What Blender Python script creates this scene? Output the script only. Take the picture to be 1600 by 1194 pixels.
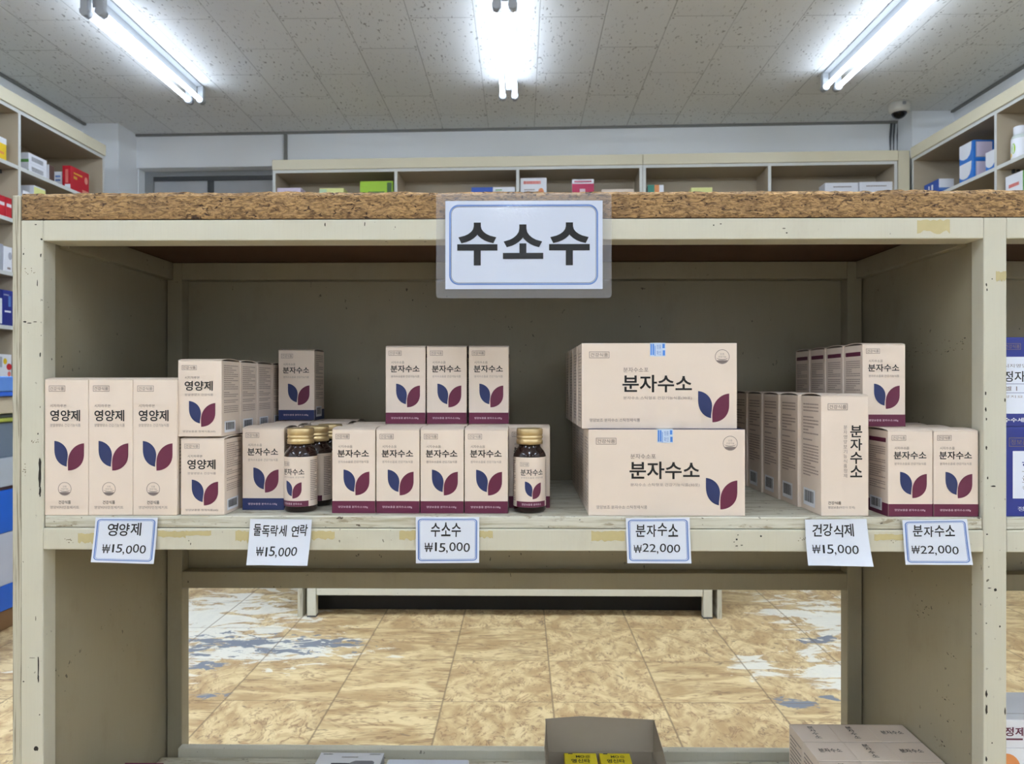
import bpy, bmesh, math, random
from mathutils import Vector, Matrix

for o in list(bpy.data.objects):
    bpy.data.objects.remove(o)
SC = bpy.context.scene
COL = SC.collection
R = math.radians
random.seed(7)

# ------------------------------------------------------------------ camera
EYE = 0.87                    # lens height above the floor
YAW = R(0.744)
FPX = 1155.0                  # focal length in pixels of the 1600 wide frame
cd = bpy.data.cameras.new('camera')
cam = bpy.data.objects.new('camera', cd); COL.objects.link(cam)
cam.location = (0, 0, EYE)
cam.rotation_euler = (R(90), 0, YAW)
cd.sensor_width = 36.0
cd.lens = 36.0 * FPX / 1600.0
cd.shift_y = 3.0 / 1600.0
cd.clip_start = 0.02
cd.dof.use_dof = True
cd.dof.focus_distance = 1.13
cd.dof.aperture_fstop = 11.0
SC.camera = cam

# ------------------------------------------------------------------ world, exposure
wd = bpy.data.worlds.new('world'); SC.world = wd; wd.use_nodes = True
wd.node_tree.nodes['Background'].inputs[0].default_value = (0.5, 0.52, 0.55, 1)
wd.node_tree.nodes['Background'].inputs[1].default_value = 0.1
SC.view_settings.view_transform = 'Standard'
SC.view_settings.look = 'None'
SC.view_settings.gamma = 1.0
SC.view_settings.use_curve_mapping = False
SC.view_settings.exposure = 1.45
TUBE_STRENGTH = 25.0         # unseen rows added behind the viewer as fill light
MID_TUBE_STRENGTH = 76.0     # unseen added row above the display shelf, boosted to light the back
DIM_TUBE_STRENGTH = 5.0     # the visible lamps at the back, dimmed so the ceiling does not clip
SC.cycles.use_denoising = True
SC.cycles.max_bounces = 8
SC.cycles.diffuse_bounces = 4
SC.cycles.use_adaptive_sampling = True
SC.cycles.adaptive_threshold = 0.025
SC.cycles.sample_clamp_indirect = 6.0

def ground(px, Y):
    """X of the vertical plane through picture column px at distance Y"""
    k = (px - 800.0) / FPX
    c, s = math.cos(YAW), math.sin(YAW)
    return Y * (k * c - s) / (c + k * s)
def height(px, py, Y):
    X = ground(px, Y)
    d = -X * math.sin(YAW) + Y * math.cos(YAW)
    return EYE + (600.0 - py) / FPX * d

# ------------------------------------------------------------------ colour + node helpers
def lin(c):
    return tuple((v / 255.0 / 12.92) if v / 255.0 <= 0.04045 else ((v / 255.0 + 0.055) / 1.055) ** 2.4 for v in c) + (1.0,)

class NT:
    def __init__(s, name):
        s.m = bpy.data.materials.new(name); s.m.use_nodes = True
        s.t = s.m.node_tree; s.b = s.t.nodes['Principled BSDF']
        s.tc = None
    def n(s, typ, **kw):
        nd = s.t.nodes.new(typ)
        for k, v in kw.items(): setattr(nd, k, v)
        return nd
    def put(s, sock, v):
        if hasattr(v, 'is_linked') or hasattr(v, 'links'): s.t.links.new(v, sock)
        else: sock.default_value = v
    def coord(s):
        if not s.tc: s.tc = s.n('ShaderNodeTexCoord')
        return s.tc.outputs['Object']
    def geo(s):
        return s.n('ShaderNodeNewGeometry').outputs['Position']
    def math(s, op, a, b=0.0, c=None, clamp=False):
        nd = s.n('ShaderNodeMath', operation=op, use_clamp=clamp)
        s.put(nd.inputs[0], a); s.put(nd.inputs[1], b)
        if c is not None: s.put(nd.inputs[2], c)
        return nd.outputs[0]
    def mapping(s, v, scale=(1, 1, 1), loc=(0, 0, 0), rot=(0, 0, 0)):
        nd = s.n('ShaderNodeMapping')
        s.put(nd.inputs['Vector'], v)
        nd.inputs['Scale'].default_value = scale; nd.inputs['Location'].default_value = loc
        nd.inputs['Rotation'].default_value = rot
        return nd.outputs[0]
    def noise(s, v, scale, detail=3.0, rough=0.55, dist=0.0, out='Fac'):
        nd = s.n('ShaderNodeTexNoise')
        s.put(nd.inputs['Vector'], v)
        nd.inputs['Scale'].default_value = scale; nd.inputs['Detail'].default_value = detail
        nd.inputs['Roughness'].default_value = rough; nd.inputs['Distortion'].default_value = dist
        return nd.outputs[0] if out == 'Fac' else nd.outputs[1]
    def step(s, v, lo, hi):
        nd = s.n('ShaderNodeMapRange'); nd.interpolation_type = 'SMOOTHSTEP'
        s.put(nd.inputs[0], v); nd.inputs[1].default_value = lo; nd.inputs[2].default_value = hi
        nd.inputs[3].default_value = 0.0; nd.inputs[4].default_value = 1.0
        return nd.outputs[0]
    def mix(s, f, a, b):
        nd = s.n('ShaderNodeMix', data_type='RGBA')
        s.put(nd.inputs[0], f); s.put(nd.inputs[6], a); s.put(nd.inputs[7], b)
        return nd.outputs[2]
    def sep(s, v):
        nd = s.n('ShaderNodeSeparateXYZ'); s.put(nd.inputs[0], v); return nd.outputs
    def comb(s, x, y, z):
        nd = s.n('ShaderNodeCombineXYZ')
        for i, v in enumerate((x, y, z)): s.put(nd.inputs[i], v)
        return nd.outputs[0]
    def bump(s, h, strength=0.3, dist=0.002):
        nd = s.n('ShaderNodeBump'); nd.inputs['Strength'].default_value = strength
        nd.inputs['Distance'].default_value = dist
        s.put(nd.inputs['Height'], h); s.t.links.new(nd.outputs[0], s.b.inputs['Normal'])
    def done(s, color, rough=0.5, **kw):
        s.put(s.b.inputs['Base Color'], color); s.put(s.b.inputs['Roughness'], rough)
        for k, v in kw.items(): s.put(s.b.inputs[k.replace('_', ' ')], v)
        return s.m

def plain(name, c, rough=0.5, var=0.06, scale=30.0, **kw):
    t = NT(name); col = lin(c)
    dk = tuple(v * (1 - var * 2) for v in col[:3]) + (1,)
    return t.done(t.mix(t.noise(t.coord(), scale), dk, col), rough, **kw)

def paint(name, c, speck=0.68, dirt=0.3):
    t = NT(name); v = t.coord()
    base = lin(c)
    dirty = tuple(a * b for a, b in zip(base[:3], (0.80, 0.76, 0.70))) + (1,)
    warm = tuple(a * b for a, b in zip(base[:3], (0.93, 0.90, 0.82))) + (1,)
    c1 = t.mix(t.noise(t.mapping(v, (1, 1, 0.35)), 9.0, 4), warm, base)
    blot = t.step(t.noise(t.mapping(v, (1, 1, 0.6), (3, 1, 2)), 14.0, 6, 0.65), 0.53, 0.75)
    c1 = t.mix(t.math('MULTIPLY', blot, dirt), c1, dirty)
    brush = t.noise(t.mapping(v, (60, 60, 2.0)), 6.0, 2)
    c1 = t.mix(t.math('MULTIPLY', t.step(brush, 0.45, 0.8), 0.16), c1, dirty)
    chip = t.step(t.noise(t.mapping(v, (1, 1, 0.7), (7, 3, 5)), 120.0, 3, 0.5), speck, speck + 0.03)
    zone = t.step(t.noise(v, 5.0, 2), 0.45, 0.6)
    c1 = t.mix(t.math('MULTIPLY', chip, t.math('MULTIPLY', zone, 0.85)), c1, lin((62, 52, 40)))
    t.bump(t.noise(t.mapping(v, (30, 30, 2.5)), 8.0, 3), 0.12, 0.001)
    return t.done(c1, 0.42)

M = {}
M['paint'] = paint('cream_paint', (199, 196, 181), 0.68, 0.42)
M['paint_shaded'] = paint('cream_paint_shaded', (154, 146, 125), 0.70, 0.6)  # same paint, grimier, with the inner shade of the bays put into its colour
def worn_board():
    t = NT('worn_shelf_paint'); v = t.coord()
    g = t.noise(t.mapping(v, (3.0, 24, 60)), 3.0, 5, 0.65, 0.4)
    c = t.mix(t.step(g, 0.40, 0.66), lin((199, 196, 181)), lin((168, 161, 138)))
    q = t.noise(t.mapping(v, (1.0, 3, 3.5), (4, 1, 2)), 22.0, 5, 0.7, 0.5)
    c = t.mix(t.math('MULTIPLY', t.step(q, 0.56, 0.66), 0.75), c, lin((128, 112, 84)))
    c = t.mix(t.step(t.noise(t.mapping(v, (1, 2, 2)), 60.0, 3), 0.67, 0.71), c, lin((70, 58, 44)))
    t.bump(g, 0.25, 0.001)
    return t.done(c, 0.5)
M['worn'] = worn_board()
M['chip'] = plain('bare_chip', (38, 32, 26), 0.8)
M['tape'] = plain('old_tape', (196, 181, 132), 0.35, 0.12, 60)
M['smudge'] = plain('pencil_mark', (120, 108, 86), 0.7)

def make_particle():
    t = NT('particle_board'); v = t.coord()
    a = t.noise(t.mapping(v, (1.0, 1.0, 3.0)), 105.0, 5, 0.62, 0.9)
    b = t.noise(t.mapping(v, (1.0, 1.0, 2.0), (5, 2, 1)), 105.0, 4, 0.6, 0.7)
    big = t.noise(t.mapping(v, (1.0, 1.0, 1.2), (2, 8, 3)), 16.0, 2)
    c = t.mix(t.step(a, 0.33, 0.66), lin((104, 77, 47)), lin((184, 146, 96)))
    c = t.mix(t.math('MULTIPLY', t.step(big, 0.45, 0.7), 0.35), c, lin((122, 94, 62)))
    pit = t.math('MULTIPLY', t.step(b, 0.585, 0.645), 0.9)
    c = t.mix(pit, c, lin((54, 32, 18)))
    t.bump(t.math('SUBTRACT', a, t.math('MULTIPLY', pit, 0.8)), 0.8, 0.004)
    return t.done(c, 0.8)
M['particle'] = make_particle()
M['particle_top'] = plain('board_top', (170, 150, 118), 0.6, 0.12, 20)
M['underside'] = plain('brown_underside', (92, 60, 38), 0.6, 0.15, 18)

def make_plywood():
    t = NT('plywood_edge'); v = t.coord()
    x = t.sep(v)[0]
    w = t.noise(t.mapping(v, (300, 60, 3)), 2.0, 4, 0.6)
    dark = t.step(t.noise(t.mapping(v, (260, 1, 6), (2, 0, 0)), 1.5, 4), 0.52, 0.62)
    c = t.mix(w, lin((164, 158, 138)), lin((196, 190, 170)))
    return t.done(t.mix(t.math('MULTIPLY', dark, 0.75), c, lin((110, 98, 78))), 0.6)
M['plywood'] = make_plywood()

# cartons and print
M['cream'] = plain('cream_card', (223, 206, 190), 0.48, 0.015, 40)
M['cream_side'] = M['cream']
M['navy'] = plain('navy_ink', (33, 45, 92), 0.42, 0.03)
M['maroon'] = plain('maroon_ink', (96, 25, 57), 0.42, 0.03)
M['black'] = plain('black_ink', (12, 11, 14), 0.45, 0.02)
M['grey'] = plain('grey_ink', (120, 106, 102), 0.5, 0.02)
M['sideink'] = plain('side_text_ink', (156, 137, 127), 0.5, 0.02)
M['lightgrey'] = plain('pale_grey_ink', (146, 132, 126), 0.5, 0.02)
M['pink'] = plain('pale_print', (222, 196, 204), 0.5, 0.02)
M['white'] = plain('white_card', (232, 233, 238), 0.45, 0.015)
M['paper'] = plain('white_paper', (226, 231, 244), 0.55, 0.015)
M['tagpaper'] = plain('tag_paper', (215, 220, 231), 0.5, 0.015)
M['frameblue'] = plain('blue_frame_ink', (104, 132, 190), 0.5, 0.02)
M['sealblue'] = plain('seal_blue', (70, 130, 214), 0.3, 0.02)
M['sealpale'] = plain('seal_pale', (196, 212, 232), 0.25, 0.02)
M['pen'] = plain('marker_pen', (10, 10, 14), 0.5, 0.02)
M['shade_dark'] = plain('underside_shade', (26, 24, 22), 0.7)  # near-black colour standing in for the shade under the gondola
M['kraft'] = plain('grey_board', (152, 140, 124), 0.7, 0.05, 30)
M['yellow'] = plain('yellow_card', (216, 196, 26), 0.4, 0.03)
M['glass'] = plain('amber_glass', (34, 17, 14), 0.07, 0.02)
def gold():
    t = NT('gold_cap')
    return t.done(t.mix(t.noise(t.coord(), 60), lin((188, 164, 118)), lin((206, 184, 140))), 0.4, Metallic=0.7)
M['gold'] = gold()
def film():
    t = NT('laminate_film')
    t.b.inputs['Alpha'].default_value = 0.13
    v = t.coord(); x, y, z = t.sep(v)
    dx = t.math('MULTIPLY', t.math('ADD', x, 0.012), 22); dz = t.math('MULTIPLY', t.math('SUBTRACT', z, 0.137), 38)
    puck = t.math('SUBTRACT', 1.0, t.step(t.math('SQRT', t.math('ADD', t.math('MULTIPLY', dx, dx), t.math('MULTIPLY', dz, dz))), 0.2, 1.1))
    h = t.math('ADD', t.noise(v, 30, 2), t.math('MULTIPLY', t.math('MULTIPLY', t.noise(v, 420, 2), puck), 0.9))
    t.bump(h, 0.6, 0.0022)
    return t.done(lin((205, 205, 212)), 0.14)
M['film'] = film()
def laminated(name, c):
    """a printed sheet seen through its glossy, slightly puckered laminate"""
    t = NT(name); v = t.coord(); x, y, z = t.sep(v)
    dx = t.math('MULTIPLY', t.math('ADD', x, 0.012), 20); dz = t.math('MULTIPLY', t.math('SUBTRACT', z, 0.132), 34)
    puck = t.math('SUBTRACT', 1.0, t.step(t.math('SQRT', t.math('ADD', t.math('MULTIPLY', dx, dx), t.math('MULTIPLY', dz, dz))), 0.2, 1.1))
    h = t.math('ADD', t.math('MULTIPLY', t.noise(v, 25, 2), 0.15), t.math('MULTIPLY', t.math('MULTIPLY', t.noise(v, 190, 3), puck), 2.2))
    nd = t.n('ShaderNodeBump'); nd.inputs['Strength'].default_value = 1.0; nd.inputs['Distance'].default_value = 0.0045
    t.put(nd.inputs['Height'], h); t.t.links.new(nd.outputs[0], t.b.inputs['Coat Normal'])
    t.b.inputs['Coat Weight'].default_value = 1.0; t.b.inputs['Coat Roughness'].default_value = 0.06
    t.b.inputs['Specular IOR Level'].default_value = 0.2
    return t.done(lin(c), 0.6)
M['lam_paper'] = laminated('laminated_paper', (198, 205, 221)); M['lam_black'] = laminated('laminated_black', (12, 12, 15)); M['lam_blue'] = laminated('laminated_blue', (104, 132, 190))
# shop
M['shelfwood'] = plain('pale_laminate', (222, 213, 185), 0.4, 0.03, 6)
M['shelfedge'] = plain('shelf_edge', (214, 214, 208), 0.4, 0.02)
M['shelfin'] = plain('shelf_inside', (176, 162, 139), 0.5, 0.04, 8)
M['wall'] = plain('white_wall', (240, 242, 243), 0.6, 0.02, 3)
M['trimgrey'] = plain('grey_trim', (128, 128, 124), 0.5)
M['housing'] = plain('lamp_grey', (158, 161, 164), 0.45, 0.01)
M['metal'] = plain('grey_metal', (140, 142, 142), 0.4)
M['darkmetal'] = plain('dark_metal', (70, 72, 74), 0.4)
M['pane'] = plain('frosted_pane', (196, 198, 200), 0.3, 0.2, 3)
M['cctvwhite'] = plain('camera_white', (205, 203, 194), 0.4)
M['dome'] = plain('smoked_dome', (12, 13, 18), 0.08)
M['cable'] = plain('grey_cable', (92, 94, 98), 0.5)
for n_, c_ in dict(red=(196, 34, 48), brown=(92, 66, 60), peach=(232, 150, 130), gold_ink=(226, 178, 60), green=(110, 168, 92), lime=(158, 200, 36),
                   dkgreen=(58, 92, 30), paleyellow=(232, 232, 150), blue=(46, 120, 206), deepblue=(24, 62, 160), rblue=(40, 84, 176), magenta=(186, 40, 84),
                   orange=(232, 150, 90), salmon=(226, 120, 110), palegreen=(200, 222, 180), navybox=(34, 46, 130), olive=(140, 146, 60),
                   slate=(96, 108, 122), steel=(160, 166, 172), counterblue=(24, 84, 176), skyblue=(84, 124, 190), pgrey=(170, 172, 182),
                   skirting=(112, 82, 52), clear=(206, 214, 208), yel=(238, 200, 40), teal=(60, 140, 120), photo=(40, 42, 60), photogrey=(130, 130, 136),
                   palepink=(222, 208, 226)).items():
    M[n_] = plain('print_' + n_, c_, 0.42, 0.03)
def emit(nm, st):
    t = NT(nm)
    t.b.inputs['Emission Color'].default_value = (0.82, 0.945, 1.12, 1)
    t.b.inputs['Emission Strength'].default_value = st
    return t.done(lin((240, 240, 240)), 0.3)
M['tube'] = emit('tube_glow', TUBE_STRENGTH)
M['mid_tube'] = emit('mid_tube_glow', MID_TUBE_STRENGTH)
M['dim_tube'] = emit('dim_tube_glow', DIM_TUBE_STRENGTH)

def make_floor():
    t = NT('vinyl_tiles'); p = t.geo(); x, y, z = t.sep(p)
    S = 0.3008
    u = t.math('DIVIDE', t.math('ADD', x, 0.216), S); v = t.math('DIVIDE', t.math('SUBTRACT', y, 2.022), S)
    iu, iv = t.math('FLOOR', u), t.math('FLOOR', v)
    fu, fv = t.math('FRACT', u), t.math('FRACT', v)
    wn = t.n('ShaderNodeTexWhiteNoise', noise_dimensions='2D'); t.put(wn.inputs['Vector'], t.comb(iu, iv, 0))
    rnd = wn.outputs['Color']; r = t.sep(rnd)
    sw = t.math('GREATER_THAN', r[0], 0.5)        # which way the marbling runs
    lx = t.math('ADD', t.math('MULTIPLY', fu, t.math('ADD', 0.5, t.math('MULTIPLY', sw, 0.9))), t.math('MULTIPLY', r[1], 40))
    ly = t.math('ADD', t.math('MULTIPLY', fv, t.math('ADD', 1.5, t.math('MULTIPLY', sw, -0.6))), t.math('MULTIPLY', r[2], 40))
    q = t.comb(lx, ly, 0)
    a = t.noise(q, 2.6, 5, 0.6, 1.3)
    b = t.noise(q, 5.5, 4, 0.6, 1.8)
    vein = t.math('ABSOLUTE', t.math('SUBTRACT', t.noise(q, 3.4, 3, 0.55, 1.9), 0.5))
    c = t.mix(t.step(a, 0.34, 0.66), lin((152, 124, 84)), lin((199, 178, 134)))
    c = t.mix(t.math('MULTIPLY', t.step(b, 0.52, 0.74), 0.75), c, lin((150, 114, 76)))
    c = t.mix(t.math('MULTIPLY', t.math('SUBTRACT', 1.0, t.step(vein, 0.0, 0.055)), t.math('MULTIPLY', t.step(b, 0.38, 0.6), 0.85)), c, lin((112, 82, 54)))
    c = t.mix(t.math('MULTIPLY', t.step(t.noise(q, 7.0, 3, 0.5, 1.2), 0.645, 0.71), 0.75), c, lin((92, 72, 54)))
    tint = t.math('MULTIPLY', r[0], 0.16)
    c = t.mix(tint, c, lin((190, 160, 118)))
    # worn places where the pattern has gone, and bare holes
    def spot(cx, cy, rx, ry):
        dx = t.math('DIVIDE', t.math('SUBTRACT', x, cx), rx); dy = t.math('DIVIDE', t.math('SUBTRACT', y, cy), ry)
        return t.math('SUBTRACT', 1.0, t.math('SQRT', t.math('ADD', t.math('MULTIPLY', dx, dx), t.math('MULTIPLY', dy, dy))))
    def most(lst):
        o = lst[0]
        for k in lst[1:]: o = t.math('MAXIMUM', o, k)
        return o
    nw = t.math('MULTIPLY', t.math('SUBTRACT', t.noise(t.mapping(p, (1, 2.0, 1)), 6.5, 6, 0.68, 1.0), 0.5), 4.6)
    worn = t.step(t.math('ADD', most([spot(-1.15, 2.68, .42, .5), spot(-0.80, 2.42, .34, .16), spot(1.16, 2.72, .26, .42), spot(0.98, 2.25, .2, .2), spot(0.72, 2.3, .1, .1)]), nw), 0.25, 0.5)
    c = t.mix(t.math('MULTIPLY', worn, 0.85), c, lin((208, 205, 192)))
    nh = t.math('MULTIPLY', t.math('SUBTRACT', t.noise(t.mapping(p, (1, 2.0, 1), (4, 4, 0)), 15.0, 5, 0.62, 0.8), 0.5), 5.5)
    hole = t.step(t.math('ADD', most([spot(-0.92, 2.46, .3, .11), spot(-0.68, 2.47, .2, .07), spot(-0.98, 2.27, .06, .05), spot(-0.87, 2.05, .06, .03), spot(0.74, 2.03, .07, .045), spot(0.86, 2.06, .04, .03), spot(1.0, 2.52, .07, .05)]), nh), 0.45, 0.53)
    c = t.mix(hole, c, lin((104, 108, 116)))
    eu = t.math('MINIMUM', fu, t.math('SUBTRACT', 1.0, fu)); ev = t.math('MINIMUM', fv, t.math('SUBTRACT', 1.0, fv))
    g = t.math('SUBTRACT', 1.0, t.step(t.math('MINIMUM', eu, t.math('MULTIPLY', ev, 1.5)), 0.004, 0.012))
    c = t.mix(t.math('MULTIPLY', g, 0.72), c, lin((96, 76, 52)))
    return t.done(c, 0.5)
M['floor'] = make_floor()

def make_ceiling():
    t = NT('ceiling_board'); p = t.geo(); x, y, z = t.sep(p)
    W, L = 0.357, 0.73
    u = t.math('DIVIDE', t.math('SUBTRACT', x, 0.0986), W)
    iu = t.math('FLOOR', u); fu = t.math('FRACT', u)
    odd = t.math('PINGPONG', iu, 1.0)
    v = t.math('DIVIDE', t.math('SUBTRACT', y, t.math('ADD', 4.03, t.math('MULTIPLY', odd, 0.365))), L)
    iv = t.math('FLOOR', v); fv = t.math('FRACT', v)
    eu = t.math('MULTIPLY', t.math('MINIMUM', fu, t.math('SUBTRACT', 1.0, fu)), W)
    ev = t.math('MULTIPLY', t.math('MINIMUM', fv, t.math('SUBTRACT', 1.0, fv)), L)
    g = t.math('SUBTRACT', 1.0, t.step(t.math('MINIMUM', eu, ev), 0.0015, 0.004))
    base = t.mix(t.noise(p, 0.8, 2), lin((226, 227, 225)), lin((236, 237, 236)))
    fis = t.step(t.noise(t.mapping(p, (1.0, 0.36, 1)), 75.0, 2, 0.5, 0.3), 0.635, 0.68)
    zone = t.step(t.noise(p, 4.0, 2), 0.32, 0.6)
    f2 = t.math('MULTIPLY', fis, t.math('ADD', 0.3, t.math('MULTIPLY', zone, 0.7)))
    c = t.mix(t.math('MULTIPLY', f2, 0.75), base, lin((112, 108, 100)))
    wn = t.n('ShaderNodeTexWhiteNoise', noise_dimensions='2D'); t.put(wn.inputs['Vector'], t.comb(iu, iv, 0))
    c = t.mix(t.math('MULTIPLY', t.math('SUBTRACT', wn.outputs['Value'], 0.5), 0.12), c, lin((190, 190, 186)))
    c = t.mix(t.math('MULTIPLY', g, t.math('ADD', 0.22, t.math('MULTIPLY', wn.outputs['Value'], 0.4))), c, lin((96, 94, 88)))
    # screws near the board corners
    su = t.math('SUBTRACT', eu, 0.016); sv = t.math('SUBTRACT', ev, 0.022)
    sd = t.math('SQRT', t.math('ADD', t.math('MULTIPLY', su, su), t.math('MULTIPLY', sv, sv)))
    c = t.mix(t.math('MULTIPLY', t.math('SUBTRACT', 1.0, t.step(sd, 0.004, 0.008)), 0.7), c, lin((104, 100, 92)))
    t.bump(t.math('SUBTRACT', 0.0, t.math('ADD', f2, g)), 0.35, 0.003)
    return t.done(c, 0.75)
M['ceiling'] = make_ceiling()

# ------------------------------------------------------------------ mesh builder
class MB:
    def __init__(s):
        s.v = []; s.f = []; s.k = []; s.mats = []; s.smooth = []
    def mi(s, m):
        m = M[m] if isinstance(m, str) else m
        if m not in s.mats: s.mats.append(m)
        return s.mats.index(m)
    def add(s, verts, faces, m, smooth=False):
        b = len(s.v); s.v += [tuple(p) for p in verts]; i = s.mi(m)
        for f in faces:
            s.f.append([b + q for q in f]); s.k.append(i); s.smooth.append(smooth)
    def box(s, x0, x1, y0, y1, z0, z1, m, bev=0.0, faces=None):
        """faces: optional dict side -> material for -x +x -y +y -z +z"""
        if bev <= 0:
            V = [(x, y, z) for x in (x0, x1) for y in (y0, y1) for z in (z0, z1)]
            F = {'-x': (0, 1, 3, 2), '+x': (4, 6, 7, 5), '-y': (0, 4, 5, 1), '+y': (2, 3, 7, 6), '-z': (0, 2, 6, 4), '+z': (1, 5, 7, 3)}
            b = len(s.v); s.v += V
            for k, f in F.items():
                s.f.append([b + q for q in f]); s.k.append(s.mi((faces or {}).get(k, m))); s.smooth.append(False)
            return
        bm = bmesh.new()
        bmesh.ops.create_cube(bm, size=1.0)
        for q in bm.verts:
            q.co = Vector(((x0 + x1) / 2 + q.co.x * (x1 - x0), (y0 + y1) / 2 + q.co.y * (y1 - y0), (z0 + z1) / 2 + q.co.z * (z1 - z0)))
        bmesh.ops.bevel(bm, geom=list(bm.edges), offset=bev, segments=2, profile=0.5, affect='EDGES')
        bm.verts.index_update(); bm.normal_update()
        b = len(s.v); s.v += [tuple(q.co) for q in bm.verts]
        for f in bm.faces:
            mm = m
            if faces:
                n = f.normal
                for k, d in (('-x', (-1, 0, 0)), ('+x', (1, 0, 0)), ('-y', (0, -1, 0)), ('+y', (0, 1, 0)), ('-z', (0, 0, -1)), ('+z', (0, 0, 1))):
                    if k in faces and n.dot(Vector(d)) > 0.9: mm = faces[k]
            s.f.append([b + q.index for q in f.verts]); s.k.append(s.mi(mm)); s.smooth.append(False)
        bm.free()
    def lathe(s, prof, m, n=32, cx=0.0, cy=0.0, smooth=True):
        b = len(s.v); i = s.mi(m)
        for r, z in prof:
            for k in range(n):
                a = 2 * math.pi * k / n
                s.v.append((cx + r * math.cos(a), cy + r * math.sin(a), z))
        for j in range(len(prof) - 1):
            for k in range(n):
                s.f.append([b + j * n + k, b + j * n + (k + 1) % n, b + (j + 1) * n + (k + 1) % n, b + (j + 1) * n + k]); s.k.append(i); s.smooth.append(smooth)
        s.f.append([b + k for k in range(n)][::-1]); s.k.append(i); s.smooth.append(False)
        s.f.append([b + (len(prof) - 1) * n + k for k in range(n)]); s.k.append(i); s.smooth.append(False)
    def tube(s, pts, r, m, n=8):
        pts = [Vector(p) for p in pts]; b = len(s.v); i = s.mi(m)
        for j, p in enumerate(pts):
            d = (pts[min(j + 1, len(pts) - 1)] - pts[max(j - 1, 0)]).normalized()
            a = d.cross(Vector((0, 0, 1)))
            if a.length < 1e-3: a = d.cross(Vector((1, 0, 0)))
            a.normalize(); c = d.cross(a)
            for k in range(n):
                t = 2 * math.pi * k / n
                s.v.append(tuple(p + a * (r * math.cos(t)) + c * (r * math.sin(t))))
        for j in range(len(pts) - 1):
            for k in range(n):
                s.f.append([b + j * n + k, b + (j + 1) * n + k, b + (j + 1) * n + (k + 1) % n, b + j * n + (k + 1) % n]); s.k.append(i); s.smooth.append(True)
        s.f.append([b + k for k in range(n)]); s.k.append(i); s.smooth.append(False)
        s.f.append([b + (len(pts) - 1) * n + k for k in range(n)][::-1]); s.k.append(i); s.smooth.append(False)
    def mesh(s, name):
        me = bpy.data.meshes.new(name)
        me.from_pydata(s.v, [], s.f)
        for m in s.mats: me.materials.append(m)
        me.polygons.foreach_set('material_index', s.k)
        me.polygons.foreach_set('use_smooth', s.smooth)
        me.update()
        return me
    def build(s, name, parent=None, loc=(0, 0, 0), rz=0.0):
        return obj(name, s.mesh(name), parent, loc, rz)

def obj(name, me, parent=None, loc=(0, 0, 0), rz=0.0):
    o = bpy.data.objects.new(name, me); COL.objects.link(o)
    o.parent = parent; o.location = loc; o.rotation_euler = (0, 0, rz)
    return o
def tag(o, label, cat, group=None):
    o['label'] = label; o['category'] = cat
    if group: o['group'] = group
    return o
def thing(name, label, cat, loc=(0, 0, 0), rz=0.0, group=None):
    return tag(obj(name, None, None, loc, rz), label, cat, group)
def struct(o):
    o['kind'] = 'structure'; return o

# ------------------------------------------------------------------ printing on faces
_txt = {}
def text_shape(s, off):
    k = (s, off)
    if k in _txt: return _txt[k]
    c = bpy.data.curves.new('t', 'FONT'); c.body = s; c.offset = off; c.fill_mode = 'FRONT'; c.resolution_u = 5 if off > .03 else 3; c.space_line = 0.92
    o = bpy.data.objects.new('t', c); COL.objects.link(o)
    dg = bpy.context.evaluated_depsgraph_get(); dg.update()
    me = bpy.data.meshes.new_from_object(o.evaluated_get(dg), depsgraph=dg)
    vs = [(v.co.x, v.co.y) for v in me.vertices]; fs = [list(p.vertices) for p in me.polygons]
    bpy.data.objects.remove(o); bpy.data.curves.remove(c); bpy.data.meshes.remove(me)
    x0 = min(v[0] for v in vs); x1 = max(v[0] for v in vs); y0 = min(v[1] for v in vs); y1 = max(v[1] for v in vs)
    vs = [((x - x0) / (x1 - x0), (y - y0) / (y1 - y0)) for x, y in vs]
    _txt[k] = (vs, fs)
    return _txt[k]

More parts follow.
